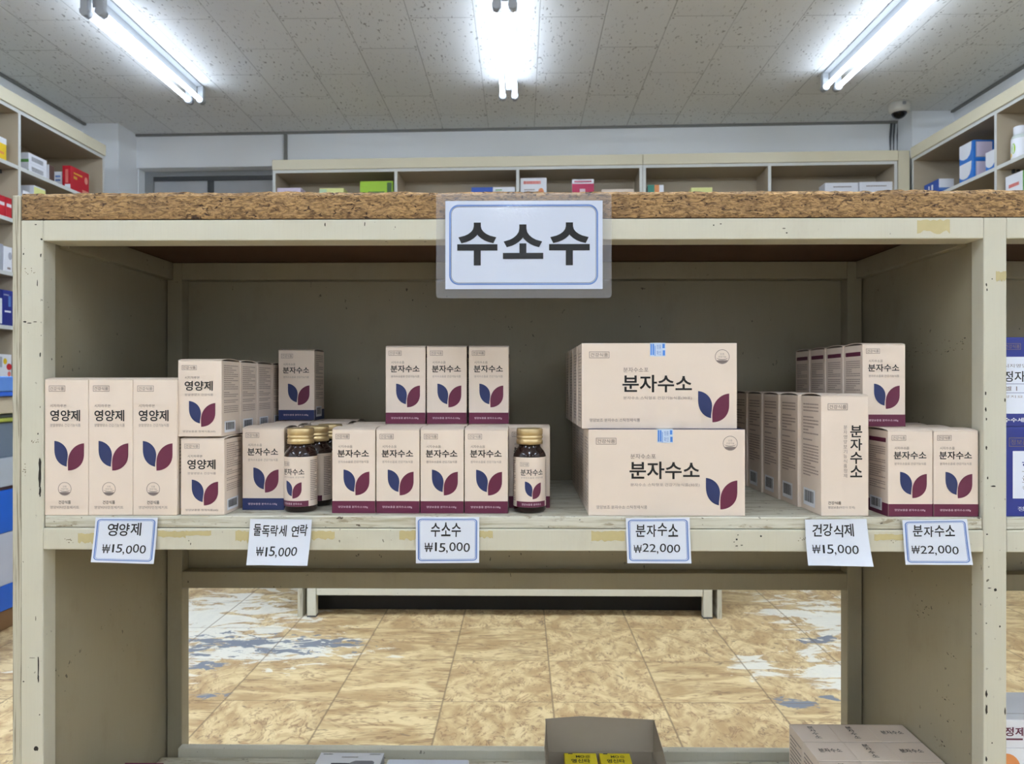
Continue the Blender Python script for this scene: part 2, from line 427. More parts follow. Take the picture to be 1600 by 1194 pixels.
class Face:
    """a flat or curved face of size w x h; u runs along the reading direction, v upwards; fn(u, v, lift) gives the 3-D point"""
    def __init__(s, mb, w, h, fn, eps=0.00018):
        s.mb, s.w, s.h, s.fn, s.eps = mb, w, h, fn, eps
    curved = False
    def poly(s, pts, m, lift=1.0):
        if s.curved:
            bm = bmesh.new(); fc = bm.faces.new([bm.verts.new((u, v, 0)) for u, v in pts])
            bmesh.ops.triangulate(bm, faces=[fc])
            bmesh.ops.subdivide_edges(bm, edges=list(bm.edges), cuts=5, use_grid_fill=True)
            bmesh.ops.triangulate(bm, faces=list(bm.faces)); bm.verts.index_update()
            s.mb.add([s.fn(q.co.x, q.co.y, s.eps * lift) for q in bm.verts], [[q.index for q in f.verts] for f in bm.faces], m)
            bm.free(); return
        s.mb.add([s.fn(u, v, s.eps * lift) for u, v in pts], [list(range(len(pts)))], m)
    def rect(s, u0, u1, v0, v1, m, lift=1.0, nu=1, nv=1):
        V = []; F = []
        for j in range(nv + 1):
            for i in range(nu + 1):
                V.append(s.fn(u0 + (u1 - u0) * i / nu, v0 + (v1 - v0) * j / nv, s.eps * lift))
        for j in range(nv):
            for i in range(nu):
                a = j * (nu + 1) + i
                F.append([a, a + 1, a + nu + 2, a + nu + 1])
        s.mb.add(V, F, m)
    def text(s, st, u0, u1, v0, v1, m, off=0.0, lift=2.0, shear=0.0):
        vs, fs = text_shape(st, off)
        if s.curved:
            bm = bmesh.new(); bv = [bm.verts.new((x, y, 0)) for x, y in vs]
            for q in fs:
                try: bm.faces.new([bv[k] for k in q])
                except ValueError: pass
            bmesh.ops.subdivide_edges(bm, edges=[e for e in bm.edges if e.calc_length() > .04], cuts=3)
            bmesh.ops.triangulate(bm, faces=list(bm.faces)); bm.verts.index_update()
            vs = [(q.co.x, q.co.y) for q in bm.verts]; fs = [[q.index for q in f.verts] for f in bm.faces]; bm.free()
        s.mb.add([s.fn(u0 + (u1 - u0) * (x + shear * (y - .5)), v0 + (v1 - v0) * y, s.eps * lift) for x, y in vs], fs, m)
    def ring(s, pts_out, pts_in, m, lift=1.0):
        n = len(pts_out)
        V = [s.fn(u, v, s.eps * lift) for u, v in pts_out] + [s.fn(u, v, s.eps * lift) for u, v in pts_in]
        s.mb.add(V, [[i, (i + 1) % n, n + (i + 1) % n, n + i] for i in range(n)], m)
    def frame(s, u0, u1, v0, v1, t, m, rad=0.0, lift=1.0, per=6):
        def rr(d):
            r = max(rad - d, 0.00001); P = []
            for cx, cy, a0 in ((u1 - d - r, v1 - d - r, 0), (u0 + d + r, v1 - d - r, 90), (u0 + d + r, v0 + d + r, 180), (u1 - d - r, v0 + d + r, 270)):
                for k in range(per + 1):
                    a = R(a0 + 90.0 * k / per); P.append((cx + r * math.cos(a), cy + r * math.sin(a)))
            # subdivide the straight runs so that curved carriers bend them
            Q = []
            for i, p in enumerate(P):
                q = P[(i + 1) % len(P)]; Q.append(p)
                if math.hypot(q[0] - p[0], q[1] - p[1]) > 0.01:
                    for k in range(1, 12): Q.append((p[0] + (q[0] - p[0]) * k / 12, p[1] + (q[1] - p[1]) * k / 12))
            return Q
        a, b = rr(0.0), rr(t)
        if len(a) != len(b): b = [(u + (t if u < (u0 + u1) / 2 else -t), v + (t if v < (v0 + v1) / 2 else -t)) for u, v in a]
        s.ring(a, b, m, lift)
    def circle(s, cu, cv, r, t, m, n=28):
        o = [(cu + r * math.cos(2 * math.pi * k / n), cv + r * math.sin(2 * math.pi * k / n)) for k in range(n)]
        i = [(cu + (r - t) * math.cos(2 * math.pi * k / n), cv + (r - t) * math.sin(2 * math.pi * k / n)) for k in range(n)]
        s.ring(o, i, m)
    def leaf(s, u0, u1, v0, v1):
        """two-leaf emblem in the rectangle"""
        def bez(p0, p1, p2, p3, n=10):
            return [tuple((1 - t) ** 3 * a + 3 * (1 - t) ** 2 * t * b + 3 * (1 - t) * t * t * c + t ** 3 * d for a, b, c, d in zip(p0, p1, p2, p3)) for t in [k / n for k in range(n)]]
        A = bez((0, 0), (.24, .02), (.44, .2), (.45, .46)) + bez((.45, .46), (.45, .6), (.41, .74), (.415, .87)) + bez((.415, .87), (.17, .82), (0, .62), (0, .3)) + [(0, .3)]
        B = bez((1, .08), (1.0, .2), (1.0, .34), (1.0, .46)) + bez((1.0, .46), (1.0, .8), (.76, 1.0), (.46, 1.0)) + bez((.46, 1.0), (.455, .88), (.455, .8), (.455, .72)) + bez((.455, .72), (.455, .36), (.7, .1), (1, .08))
        for P, m in ((A, 'navy'), (B, 'maroon')):
            s.poly([(u0 + (u1 - u0) * x, v1 - (v1 - v0) * y) for x, y in P][::-1], m, 1.5)
    def seal(s, cu, cv, r):
        s.circle(cu, cv, r, r * .07, 'grey')
        s.text('인증', cu - r * .28, cu + r * .28, cv + r * .22, cv + r * .5, 'lightgrey')
        s.text('건강기능', cu - r * .55, cu + r * .55, cv - r * .14, cv + r * .12, 'grey')
        P = [(cu + r * .8 * math.cos(a), cv + r * (-.1) + r * .34 * math.sin(a)) for a in [R(180 + 180 * k / 14) for k in range(15)]]
        Q = [(cu + r * .8 * math.cos(a), cv + r * (-.1) + r * .24 * math.sin(a)) for a in [R(180 + 180 * k / 14) for k in range(15)]]
        s.poly(P + Q[::-1], 'grey')
        s.poly([(cu + r * .92 * math.cos(a), cv + r * .92 * math.sin(a)) for a in [R(212 + 116 * k / 14) for k in range(15)]], 'grey')
    def tagbox(s, st, u0, u1, v0, v1):
        t = (v1 - v0) * .07
        s.frame(u0, u1, v0, v1, t, 'grey', 0.0, per=1)
        p = (v1 - v0) * .2
        s.text(st, u0 + p, u1 - p, v0 + p, v1 - p, 'grey', .005)
    def lines(s, u0, u1, v0, v1, n, m, seed, fill=.5):
        rg = random.Random(seed); st = (v1 - v0) / n
        for j in range(n):
            v = v1 - (j + 1) * st; u = u0; end = u1 if rg.random() < .7 else u0 + (u1 - u0) * rg.uniform(.35, .9)
            if rg.random() < .1: continue
            while u < end:
                w = rg.uniform(.03, .13) * (u1 - u0); w = min(w, end - u)
                s.rect(u, u + w * .86, v, v + st * fill, m); u += w
    def barcode(s, u0, u1, v0, v1, seed):
        s.rect(u0, u1, v0, v1, 'white', 2.0)
        rg = random.Random(seed); u = u0 + (u1 - u0) * .12; e = u1 - (u1 - u0) * .12
        while u < e:
            w = rg.choice((.02, .035, .06)) * (u1 - u0)
            s.rect(u, min(u + w, e), v0 + (v1 - v0) * .22, v1 - (v1 - v0) * .12, 'black', 3.0); u += w + rg.choice((.025, .04)) * (u1 - u0)

def faces_of(mb, w, d, h):
    return dict(front=Face(mb, w, h, lambda u, v, e: (-w / 2 + u, -d / 2 - e, v)),
                right=Face(mb, d, h, lambda u, v, e: (w / 2 + e, -d / 2 + u, v)),
                left=Face(mb, d, h, lambda u, v, e: (-w / 2 - e, d / 2 - u, v)),
                top=Face(mb, w, d, lambda u, v, e: (-w / 2 + u, -d / 2 + v, h + e)))
ARC = 0.0032
def flap_mesh(w, d, h, m='cream'):
    mb = MB(); n = 10; t = 0.0006
    V = []; F = []
    for sx in (-w / 2, w / 2):
        for k in range(n + 1):
            q = k / n; y = -d / 2 + d * q; z = h - ARC - t + (ARC) * min(1.0, math.sin(math.pi * q) ** .6)
            V.append((sx, y, z)); V.append((sx, y, z + t))
    o = 2 * (n + 1)
    for k in range(n):
        a = 2 * k
        F += [[a, a + 1, a + 3, a + 2], [o + a, o + a + 2, o + a + 3, o + a + 1], [a + 1, o + a + 1, o + a + 3, a + 3], [a, a + 2, o + a + 2, o + a]]
    F += [[0, o, o + 1, 1], [2 * n, 2 * n + 1, o + 2 * n + 1, o + 2 * n]]
    mb.add(V, F, m)
    return mb.mesh('top_flap')

SMALLPRINT = '분자수소음료정제 식품'
def print_side(f, seed, band=None, header=None, right=True):
    w, h = f.w, f.h
    lo = h * .045
    if band: f.rect(0, w, 0, h * .145, band)
    if header: f.rect(w * .1, w * .9, h * .84, h * .89, header)
    f.lines(w * .12, w * .88, h * .60, h * (.80 if header else .93), 8 if header else 12, 'sideink', seed, .42)
    f.lines(w * .12, w * .88, h * .30, h * .58, 11, 'sideink', seed + 1, .42)
    a, b = (w * .14, w * .72)
    f.barcode(a, b, lo, lo + h * .145, seed + 2)

def m_small(band, kind='band'):
    """two-leaf carton with a coloured foot band"""
    w, d, h = .066, .066, .131; mb = MB()
    mb.box(-w / 2, w / 2, -d / 2, d / 2, 0, h - ARC - .0006, 'cream', .0011)
    F = faces_of(mb, w, d, h); f = F['front']
    f.tagbox('건강식품', w * .08, w * .40, h * .865, h * .925)
    f.text('시지수소음', w * .14, w * .47, h * .762, h * .795, 'grey')
    f.text('분자수소', w * .125, w * .855, h * .652, h * .742, 'black', .018)
    f.text('분자수소음료 건강기능식품', w * .14, w * .85, h * .586, h * .616, 'lightgrey')
    f.leaf(w * .265, w * .865, h * .21, h * .51)
    f.rect(.0003, w - .0003, 0.0004, h * .143, band)
    f.text('영양보충용 분자수소100g', w * .14, w * .83, h * .058, h * .088, 'pink', .004, 3)
    for sd in ('right', 'left'):
        print_side(F[sd], 11, band if sd == 'right' else ('maroon' if band == 'maroon' else None), 'maroon' if band == 'maroon' else None)
    return mb.mesh('carton'), flap_mesh(w, d, h), (w, d, h)
def m_tall():
    w, d, h = .0665, .066, .2075; mb = MB()
    mb.box(-w / 2, w / 2, -d / 2, d / 2, 0, h - ARC - .0006, 'cream', .0011)
    F = faces_of(mb, w, d, h); f = F['front']
    f.tagbox('건강식품', w * .10, w * .47, h * .897, h * .94)
    f.text('시자하루본', w * .13, w * .50, h * .783, h * .805, 'grey')
    f.text('영양제', w * .13, w * .81, h * .682, h * .764, 'black', .02)
    f.text('분말영양소 건강기능식품', w * .13, w * .82, h * .642, h * .665, 'lightgrey')
    f.leaf(w * .225, w * .90, h * .325, h * .54)
    f.seal(w * .46, h * .192, w * .152)
    f.text('건강식품', w * .32, w * .60, h * .082, h * .108, 'black', .01)
    f.text('영양비타민정제키트', w * .13, w * .79, h * .048, h * .07, 'grey')
    for sd in ('right', 'left'): print_side(F[sd], 31)
    return mb.mesh('carton'), flap_mesh(w, d, h), (w, d, h)
def m_short():
    w, d, h = .066, .074, .118; mb = MB()
    mb.box(-w / 2, w / 2, -d / 2, d / 2, 0, h - ARC - .0006, 'cream', .0011)
    F = faces_of(mb, w, d, h); f = F['front']
    f.tagbox('건강식품', w * .09, w * .43, h * .85, h * .91)
    f.text('시지하루본', w * .16, w * .5, h * .735, h * .77, 'grey')
    f.text('영양제', w * .155, w * .80, h * .585, h * .71, 'black', .02)
    f.text('분말영양소 건강식품', w * .16, w * .81, h * .52, h * .55, 'lightgrey')
    f.leaf(w * .255, w * .86, h * .125, h * .455)
    f.text('영양보충용 정제식품(60)', w * .11, w * .86, h * .05, h * .08, 'grey')
    for sd in ('right', 'left'): print_side(F[sd], 51)
    return mb.mesh('carton'), flap_mesh(w, d, h), (w, d, h)
def m_vert():
    w, d, h = .0706, .079, .183; mb = MB()
    mb.box(-w / 2, w / 2, -d / 2, d / 2, 0, h - ARC - .0006, 'cream', .0011)
    F = faces_of(mb, w, d, h); f = F['front']
    f.tagbox('건강식품', w * .14, w * .555, h * .865, h * .92)
    for i, ch in enumerate('분자수소'):
        v = h * (.742 - .1085 * i); f.text(ch, w * .61, w * .862, v - h * .098, v, 'black', .018)
    for i, ch in enumerate('분자영양보기능식품정제'):
        v = h * (.742 - .0395 * i); f.text(ch, w * .47, w * .545, v - h * .032, v, 'lightgrey')
    f.text('건강식품', w * .145, w * .42, h * .095, h * .122, 'black', .008)
    f.text('영양보충(어린이 정제)', w * .145, w * .71, h * .058, h * .082, 'grey')
    for sd in ('right', 'left'): print_side(F[sd], 71)
    return mb.mesh('carton'), flap_mesh(w, d, h), (w, d, h)
def m_big():
    w, d, h = .234, .086, .1295; mb = MB()
    mb.box(-w / 2, w / 2, -d / 2, d / 2, 0, h, 'cream', .0008, {'+z': 'navy'})
    F = faces_of(mb, w, d, h); f = F['front']
    f.tagbox('건강식품', w * .048, w * .178, h * .825, h * .90)
    f.text('분자수소포', w * .268, w * .43, h * .66, h * .715, 'grey')
    f.text('분자수소', w * .262, w * .71, h * .425, h * .628, 'black', .018)
    f.text('분자수소 스틱형포 건강기능식품(30포)', w * .268, w * .71, h * .335, h * .378, 'lightgrey')
    f.text('영양보조 분자수소 스틱정제식품', w * .05, w * .375, h * .08, h * .12, 'grey')
    f.leaf(w * .75, w * .95, h * .075, h * .44)
    f.seal(w * .905, h * .84, w * .047)
    for sd in ('right', 'left'): F[sd].lines(d * .3, d * .9, h * .08, h * .92, 22, 'sideink', 91, .3)
    s = MB()
    g = Face(s, w, h, lambda u, v, e: (-w / 2 + u, -d / 2 - .0004 - e, v))
    s.box(-w / 2 + w * .44, -w / 2 + w * .54, -d / 2 - .0004, -d / 2, h * .845, h + .0003, 'sealpale')
    s.box(-w / 2 + w * .44, -w / 2 + w * .54, -d / 2 - .0004, -d / 2 + .012, h, h + .0003, 'sealpale')
    for a, b, c, e in ((.443, .452, .86, .99), (.456, .466, .86, .99), (.47, .474, .85, .97), (.52, .535, .94, .99), (.522, .537, .855, .915)):
        g.rect(w * a, w * b, h * c, h * e, 'sealblue')
    g.text('정품', w * .482, w * .512, h * .93, h * .98, 'frameblue'); g.text('확인', w * .482, w * .512, h * .86, h * .91, 'frameblue')
    return mb.mesh('carton'), s.mesh('seal_sticker'), (w, d, h)

KIND = dict(navy=m_small('navy'), maroon=m_small('maroon'), tall=m_tall(), short=m_short(), vert=m_vert(), big=m_big())
NAME = dict(navy='supplement_box', maroon='supplement_box', tall='tall_supplement_box', short='supplement_box', vert='tall_supplement_box', big='wide_gift_box')
def place(kind, xl, yf, z, label, group, rz=0.0, cat='box'):
    """xl: left edge, yf: front face, z: underside"""
    c, fl, (w, d, h) = KIND[kind]
    t = thing(NAME[kind], label, cat, (xl + w / 2, yf + d / 2, z), rz, group)
    obj('carton', c, t); obj('seal_sticker' if kind == 'big' else 'top_flap', fl, t)
    return t
Z1 = 0.6722            # top of the display shelf
E_ = 0.0002

# ================================================================== THE ROOM
XL, XR, YF, ZC = -3.36, 3.16, -6.0, 2.87
BY, BR = 5.78, R(-2.18)                       # back wall: a point on it and its slant
def back(px, off=0.0):
    """local x along the slanted back wall for a picture column, on the plane off in front (-) of it, and the distance there"""
    a = ground(px, 1.0); c, s = math.cos(BR), math.sin(BR)
    t = (off + c * BY) / (-s * a + c)
    return c * t * a + s * (t - BY), t, t * a
def backz(px, py, off=0.0):
    lx, Y, X = back(px, off)
    return EYE + (600 - py) / FPX * (-X * math.sin(YAW) + Y * math.cos(YAW))
BLOC = (0, BY, 0)

b = MB(); b.box(XL - .3, XR + .3, YF - .3, 6.6, -.06, 0, 'floor'); struct(b.build('floor'))
b = MB(); b.box(XL - .3, XR + .3, YF - .3, 6.6, ZC, ZC + .06, 'ceiling'); struct(b.build('ceiling'))
b = MB(); b.box(XL - .12, XL, YF, 6.5, 0, ZC, 'wall'); struct(b.build('wall_left'))
b = MB(); b.box(XR, XR + .12, YF, 6.5, 0, ZC, 'wall'); struct(b.build('wall_right'))
b = MB(); b.box(XL - .12, XR + .12, YF - .12, YF, 0, ZC, 'wall'); struct(b.build('wall_front'))
xw, _, _ = back(447)                          # where the plain wall begins; window bay to its left
zb = backz(330, 261)                          # underside of the beam over the window
b = MB()
b.box(xw, 3.6, 0, .12, 0, ZC, 'wall')
b.box(-3.6, xw, 0, .26, zb, ZC, 'wall')
b.box(-3.6, xw, .16, .26, 0, 1.2, 'wall')
struct(b.build('wall_back', None, BLOC, BR))
# window under the beam
wn = struct(obj('window_1', None, None, (BLOC[0], BLOC[1], 1.2), BR))
x0, x1 = back(232, .13)[0], xw
b = MB(); zt = backz(330, 276, .13) - 1.2
b.box(x0 - .02, x1, .11, .16, zt, zb - 1.2, 'metal')
b.box(x0 - .02, x0 + .05, .11, .16, 0, zt, 'metal'); b.box(x1 - .03, x1, .11, .16, 0, zt, 'metal')
b.box(x0 + .05, x1 - .03, .115, .155, zt - .035, zt, 'darkmetal')
b.box(x0 + .5, x0 + .55, .12, .15, 0, zt - .035, 'darkmetal'); b.box(x0 + .05, x1 - .03, .11, .16, 0, .05, 'metal')
b.build('window_frame', wn)
b = MB(); b.box(x0 + .05, x0 + .5, .13, .14, .05, zt - .035, 'pane'); b.build('window_pane', wn)
b = MB(); b.box(x0 + .55, x1 - .03, .13, .14, .05, zt - .035, 'pane'); b.build('window_pane', wn)
b = MB(); b.box(-3.6, x0 - .02, .02, .16, 0, zb, 'wall'); b.build('window_reveal', None, BLOC, BR); struct(bpy.data.objects['window_reveal'])
b = MB(); b.box(xw - .012, xw + .012, -.02, .0, 0, ZC - .02, 'trimgrey'); struct(b.build('trim_1', None, BLOC, BR))
# corner columns
yc = 5.63
b = MB(); b.box(XL, ground(185, yc), yc, 6.4, 0, ZC, 'wall'); struct(b.build('trim_2'))
yc = 5.45
b = MB(); b.box(ground(1425, yc), XR, yc, 6.4, 0, ZC, 'wall'); struct(b.build('trim_3'))
# dark edge strips where ceiling meets walls
b = MB(); b.box(-3.3, 3.2, -.02, 0, ZC - .016, ZC, 'trimgrey'); struct(b.build('trim_4', None, BLOC, BR))
b = MB(); b.box(XL, XL + .02, YF, 5.63, ZC - .016, ZC, 'trimgrey'); struct(b.build('trim_5'))
b = MB(); b.box(XR - .02, XR, YF, 5.45, ZC - .016, ZC, 'trimgrey'); struct(b.build('trim_6'))

# ------------------------------------------------------------------ ceiling lamps
def lamp_meshes():
    L = 1.2; r = []
    h = MB(); h.box(-.056, .056, 0, L, -.012, 0, 'housing', .002)
    h.box(-.018, .018, .03, L - .03, -.066, -.012, 'housing', .004)
    t = MB(); t.tube([(0, .035, 0), (0, L - .035, 0)], .0145, 'tube', 12)
    w_ = MB(); w_.tube([(0, .035, 0), (0, L - .035, 0)], .0145, 'mid_tube', 12)
    u = MB(); u.tube([(0, .035, 0), (0, L - .035, 0)], .0145, 'dim_tube', 12)
    s = MB(); s.tube([(0, -.01, 0), (0, .038, 0)], .023, 'housing', 14); s.box(-.02, .02, -.008, .03, 0, .089, 'housing', .004)
    return h.mesh('housing'), t.mesh('tube'), s.mesh('lamp_holder'), u.mesh('tube'), w_.mesh('tube')
LM = lamp_meshes()
def lamp(x, y, label, dim=False, mid=False):
    t = thing('fluorescent_lamp', label, 'ceiling lamp', (x, y, ZC), 0, 'twin tube ceiling lamps')
    obj('housing', LM[0], t)
    for s in (-1, 1):
        obj('tube', LM[3 if dim else 4 if mid else 1], t, (s * .040, 0, -.100))
        obj('lamp_holder', LM[2], t, (s * .040, 0, -.100)); obj('lamp_holder', LM[2], t, (s * .040, 1.2, -.100), R(180))
lamp(-2.188, 3.74, 'twin tube fluorescent lamp on the ceiling above the shelves with the red box', True)
lamp(-.085, 3.70, 'twin tube fluorescent lamp on the ceiling straight above the laminated sign', True)
lamp(1.985, 3.58, 'twin tube fluorescent lamp on the ceiling near the dome security camera', True)
for x, s in ((-2.17, 'over the red box aisle'), (-.085, 'over the middle of the shop'), (1.985, 'over the security camera aisle')):
    for y, q in ((.95, 'right above the cream display shelf'), (-1.25, 'just behind the viewer'), (-4.0, 'in the third row back')):  # unseen rows added to fill the shelf fronts and lift the background
        lamp(x, y, 'unseen twin tube fill lamp %s, %s' % (s, q), mid=y > 0)

# ------------------------------------------------------------------ security camera
t = thing('security_camera', 'white dome security camera under the ceiling in the corner', 'security camera', (ground(1405, 5.3), 5.3, ZC))
b = MB(); b.lathe([(.05, 0), (.066, 0), (.0715, -.012), (.072, -.05), (.066, -.066), (.05, -.072)][::-1], 'cctvwhite'); cb_ = b.build('base', t)
b = MB(); b.lathe([(.052 * math.cos(R(a)), -.066 - .045 * math.sin(R(a))) for a in (0, 15, 30, 45, 60, 75, 88)][::-1], 'dome'); b.build('dome', t)
b = MB(); b.box(-.012, .012, -.074, -.066, -.035, -.012, 'metal', .002); b.build('latch', cb_)
for k, (px, r) in enumerate(((1392, .008), (1397, .006), (1403, .006))):
    lx = back(px, -.02)[0]
    c = MB(); c.tube([(lx, -.012, 2.5), (lx, -.012, 2.75), (lx + .006, -.014, ZC - .02)], r, 'cable')
    tag(c.build('wall_cable', None, BLOC, BR), ['dark cable running down the wall below the security camera, thickest one', 'thin grey wall cable, middle one of three below the security camera', 'thin grey wall cable under the centre of the security camera'][k], 'cable', 'cables below the security camera')

# ------------------------------------------------------------------ wall shelving
ZTOP = EYE + 1.68
SH = [1.275, .956, .645, .335, .02, -.32, -.62]      # shelf fronts: top face relative to the eye
TH = .022
def wall_shelf(name, label, loc, rz, length, ndiv, depth, divs=None):
    """local x along the front, local -y is the front, back at y=depth"""
    t = thing(name, label, 'wall shelving', loc, rz, 'wall shelving units')
    zt = ZTOP - .075
    b = MB(); b.box(0, length, -.012, .008, zt, ZTOP, 'shelfwood', .002); b.box(0, length, .008, depth, ZTOP - .02, ZTOP - .002, 'shelfwood'); b.build('fascia', t)
    b = MB(); b.box(0, length, 0, depth - .008, zt - .022, zt, 'shelfin', 0, {'-y': 'shelfedge'}); b.build('top_panel', t)
    divs = divs or [length * k / ndiv for k in range(ndiv + 1)]
    for k, x in enumerate(divs):
        a = min(max(x - .011, 0), length - .022)
        b = MB(); b.box(a, a + .022, 0, depth - .008, .06, zt - .022, 'shelfin', 0, {'-y': 'shelfedge'}); b.build('upright', t)
    for k in range(len(divs) - 1):
        a = min(max(divs[k] - .011, 0), length - .022) + .022; c = min(max(divs[k + 1] - .011, 0), length - .022)
        for z in SH:
            b = MB(); b.box(a, c, .001, depth - .008, EYE + z - TH, EYE + z, 'shelfin', 0, {'-y': 'shelfedge'}); b.build('shelf_board', t)
    b = MB(); b.box(0, length, depth - .008, depth, .06, ZTOP - .02, 'shelfin'); b.build('back_panel', t)
    b = MB(); b.box(0, length, .04, depth - .01, 0, .06, 'shelfwood'); b.build('plinth', t)
    return t
OFF = -.32
# back wall: two units side by side
xa, xb, xc = back(426, OFF)[0], back(1004.5, OFF)[0], back(1403, OFF)[0]
def wpt(lx, ly, z): return (BLOC[0] + lx * math.cos(BR) - ly * math.sin(BR), BLOC[1] + lx * math.sin(BR) + ly * math.cos(BR), z)
d1 = [0] + [back(p, OFF)[0] - xa for p in (618.5, 809)] + [xb - xa]
d2 = [0, back(1202.5, OFF)[0] - xb, xc - xb - .004]
wall_shelf('wall_shelving', 'cream wall shelving along the back wall holding the lime green box', wpt(xa, OFF, 0), BR, xb - xa - .003, 3, .31, d1)
wall_shelf('wall_shelving', 'cream wall shelving along the back wall under the security camera cables', wpt(xb, OFF, 0), BR, xc - xb - .004, 2, .31, d2)
b = MB(); xd = back(1424, OFF)[0]; b.box(xc + .002, xd - .012, OFF, -.005, 0, ZTOP, 'shelfwood'); 
struct(b.build('trim_7', None, BLOC, BR))
# side shelving: fronts face the aisle
XSL, XSR = -2.94, 2.78
def ydist(X, px): return X / ground(px, 1.0)
yl1, yr1 = ydist(XSL, 163), ydist(XSR, 1425)
LL = 3.9
dl = [0, LL - .93 - .99 - .99, LL - .93 - .99, LL - .93, LL]      # bays counted from the camera side
ydivL = ydist(XSL, 30.5)
dl = [0, ydivL - (yl1 - LL) - 1.86, ydivL - (yl1 - LL) - .93, ydivL - (yl1 - LL), LL]
wall_shelf('wall_shelving', 'cream wall shelving with the red box along the wall opposite the security camera', (XSL, yl1 - LL, 0), R(90), LL, 4, .40, dl)
ydivR = ydist(XSR, 1555.5)
dr = [0, yr1 - ydivR, yr1 - ydivR + .93, yr1 - ydivR + 1.86, LL]
wall_shelf('wall_shelving', 'cream wall shelving with blue and white boxes and a clear bottle', (XSR, yr1, 0), R(-90), LL, 4, .36, dr)
# ------------------------------------------------------------------ boxes on the wall shelving
for nm, par, P in (('a', 'wall_shelving.002', (XSL - .1, ydivL - .02, EYE + SH[0] - .034)), ('b', 'wall_shelving.003', (XSR + .09, ydivR - .02, EYE + SH[0] - .034))):
    un = bpy.data.objects[par]; bd = [o for o in un.children if o.name.startswith('shelf_board')]
    mw = Matrix.Translation(un.location) @ Matrix.Rotation(un.rotation_euler.z, 4, 'Z')
    l = mw.inverted() @ Vector(P)
    for dx in (0, .03):
        b = MB(); b.box(l.x - .008, l.x + .008, l.y + dx - .006, l.y + dx + .006, l.z - .012, l.z + .011, 'darkmetal', .002); b.build('shelf_pin', bd[0])
def goods(name, label, x0, x1, y0, y1, z0, h, col, prints, rz=0.0, group='medicine cartons on the wall shelving', cat='box', sides=None, anchor=None):
    """prints: list of (face, kind, u0, u1, v0, v1, material) in fractions of the face"""
    w, d = x1 - x0, y1 - y0
    mb = MB(); mb.box(-w / 2, w / 2, -d / 2, d / 2, 0, h, col, .0015, sides)
    F = faces_of(mb, w, d, h)
    for f in F.values(): f.eps = .0006
    for fc, k, u0, u1, v0, v1, m in prints:
        f = F[fc]; a = (u0 * f.w, u1 * f.w, v0 * f.h, v1 * f.h)
        if k == 'r': f.rect(*a, m)
        elif k == 'R': f.rect(*a, m, 2)
        elif k == 'l': f.lines(*a, 1, m, hash((round(u0, 3), round(v0, 3))) % 97, .8)
        elif k == 'L': f.lines(*a, 4, m, hash((round(u0, 3), round(v0, 3))) % 97, .5)
        elif k == 'c': f.poly([((u0 + u1) / 2 * f.w + (u1 - u0) / 2 * f.w * math.cos(q), (v0 + v1) / 2 * f.h + (v1 - v0) / 2 * f.h * math.sin(q)) for q in [2 * math.pi * i / 20 for i in range(20)]], m, 2)
        elif k[0] == 't': f.text(k[1:], *a, m, .01, 3)
        elif k == 'q':      # rounded white crest
            f.poly([(u0 * f.w + (u1 - u0) * f.w * p, v0 * f.h + (v1 - v0) * f.h * q) for p, q in ((0, 1), (0, .25), (.12, .1), (.35, 0), (.65, .02), (.86, .2), (.97, .5), (1, 1))], m, 2)
    loc = anchor or ((x0 + x1) / 2, (y0 + y1) / 2, z0)
    return tag(mb.build(name, None, loc, rz), label, cat, group)
def back_goods(name, label, pl, pr, ptop, shelf, col, prints, off=OFF + .03, d=.12, sides=None):
    l, rr = back(pl, off)[0], back(pr, off)[0]; z = EYE + shelf + E_
    h = backz((pl + pr) / 2, ptop, off) - z
    c = wpt((l + rr) / 2, off + d / 2, z)
    return goods(name, label, 0, rr - l, 0, d, z, h, col, prints, BR, anchor=c, sides=sides, group='medicine cartons on the back wall shelving')
s1 = SH[0]
back_goods('medicine_box', 'low white box at the window end of the back shelving, top edge showing', 433, 470, 293.5, s1, 'palepink', [('front', 'l', .3, .8, .84, .88, 'lightgrey')])
back_goods('medicine_box', 'low pale yellow box between the white box and the lime green box', 499, 537, 294, s1, 'paleyellow', [('front', 'r', 0, .3, .0, .96, 'palegreen')])
back_goods('medicine_box', 'lime green box on the back shelving', 562.5, 614, 283, s1, 'lime', [('front', 'r', .82, .96, .55, .95, 'dkgreen'), ('front', 'l', .3, .62, .8, .86, 'dkgreen'), ('front', 'l', .25, .75, .62, .70, 'dkgreen')])
back_goods('medicine_box', 'blue and white box beside the shelf upright behind the sign', 736.5, 805, 292.5, s1, 'white', [('front', 'r', 0, .49, 0, 1, 'rblue'), ('front', 'l', .55, .7, .86, .92, 'green')])
back_goods('medicine_box', 'white box with red print and an orange sun on the back shelving', 813, 854, 278, s1, 'white', [('front', 'l', .12, .78, .82, .93, 'salmon'), ('front', 'L', .15, .55, .45, .7, 'lightgrey'), ('front', 'c', .68, .9, .48, .7, 'orange'), ('front', 'c', .74, .84, .54, .64, 'salmon')])
back_goods('medicine_box', 'small red and pink box on the back shelving', 894, 928, 280, s1, 'white', [('front', 'r', 0, 1, .25, .86, 'magenta'), ('front', 'R', .35, .6, .4, .7, 'pink'), ('front', 'l', .1, .9, .9, .96, 'magenta')])
back_goods('medicine_box', 'low beige box next to the red and pink box', 940, 990, 295.5, s1, 'cream', [])
back_goods('medicine_box', 'low green and yellow box past the joint of the back shelving', 1012, 1037, 289, s1, 'white', [('front', 'r', 0, .42, 0, 1, 'teal'), ('front', 'r', .42, .72, 0, 1, 'orange')])
back_goods('medicine_box', 'low pale yellow box in the bay beside the green and yellow box', 1080, 1113, 293, s1, 'paleyellow', [])
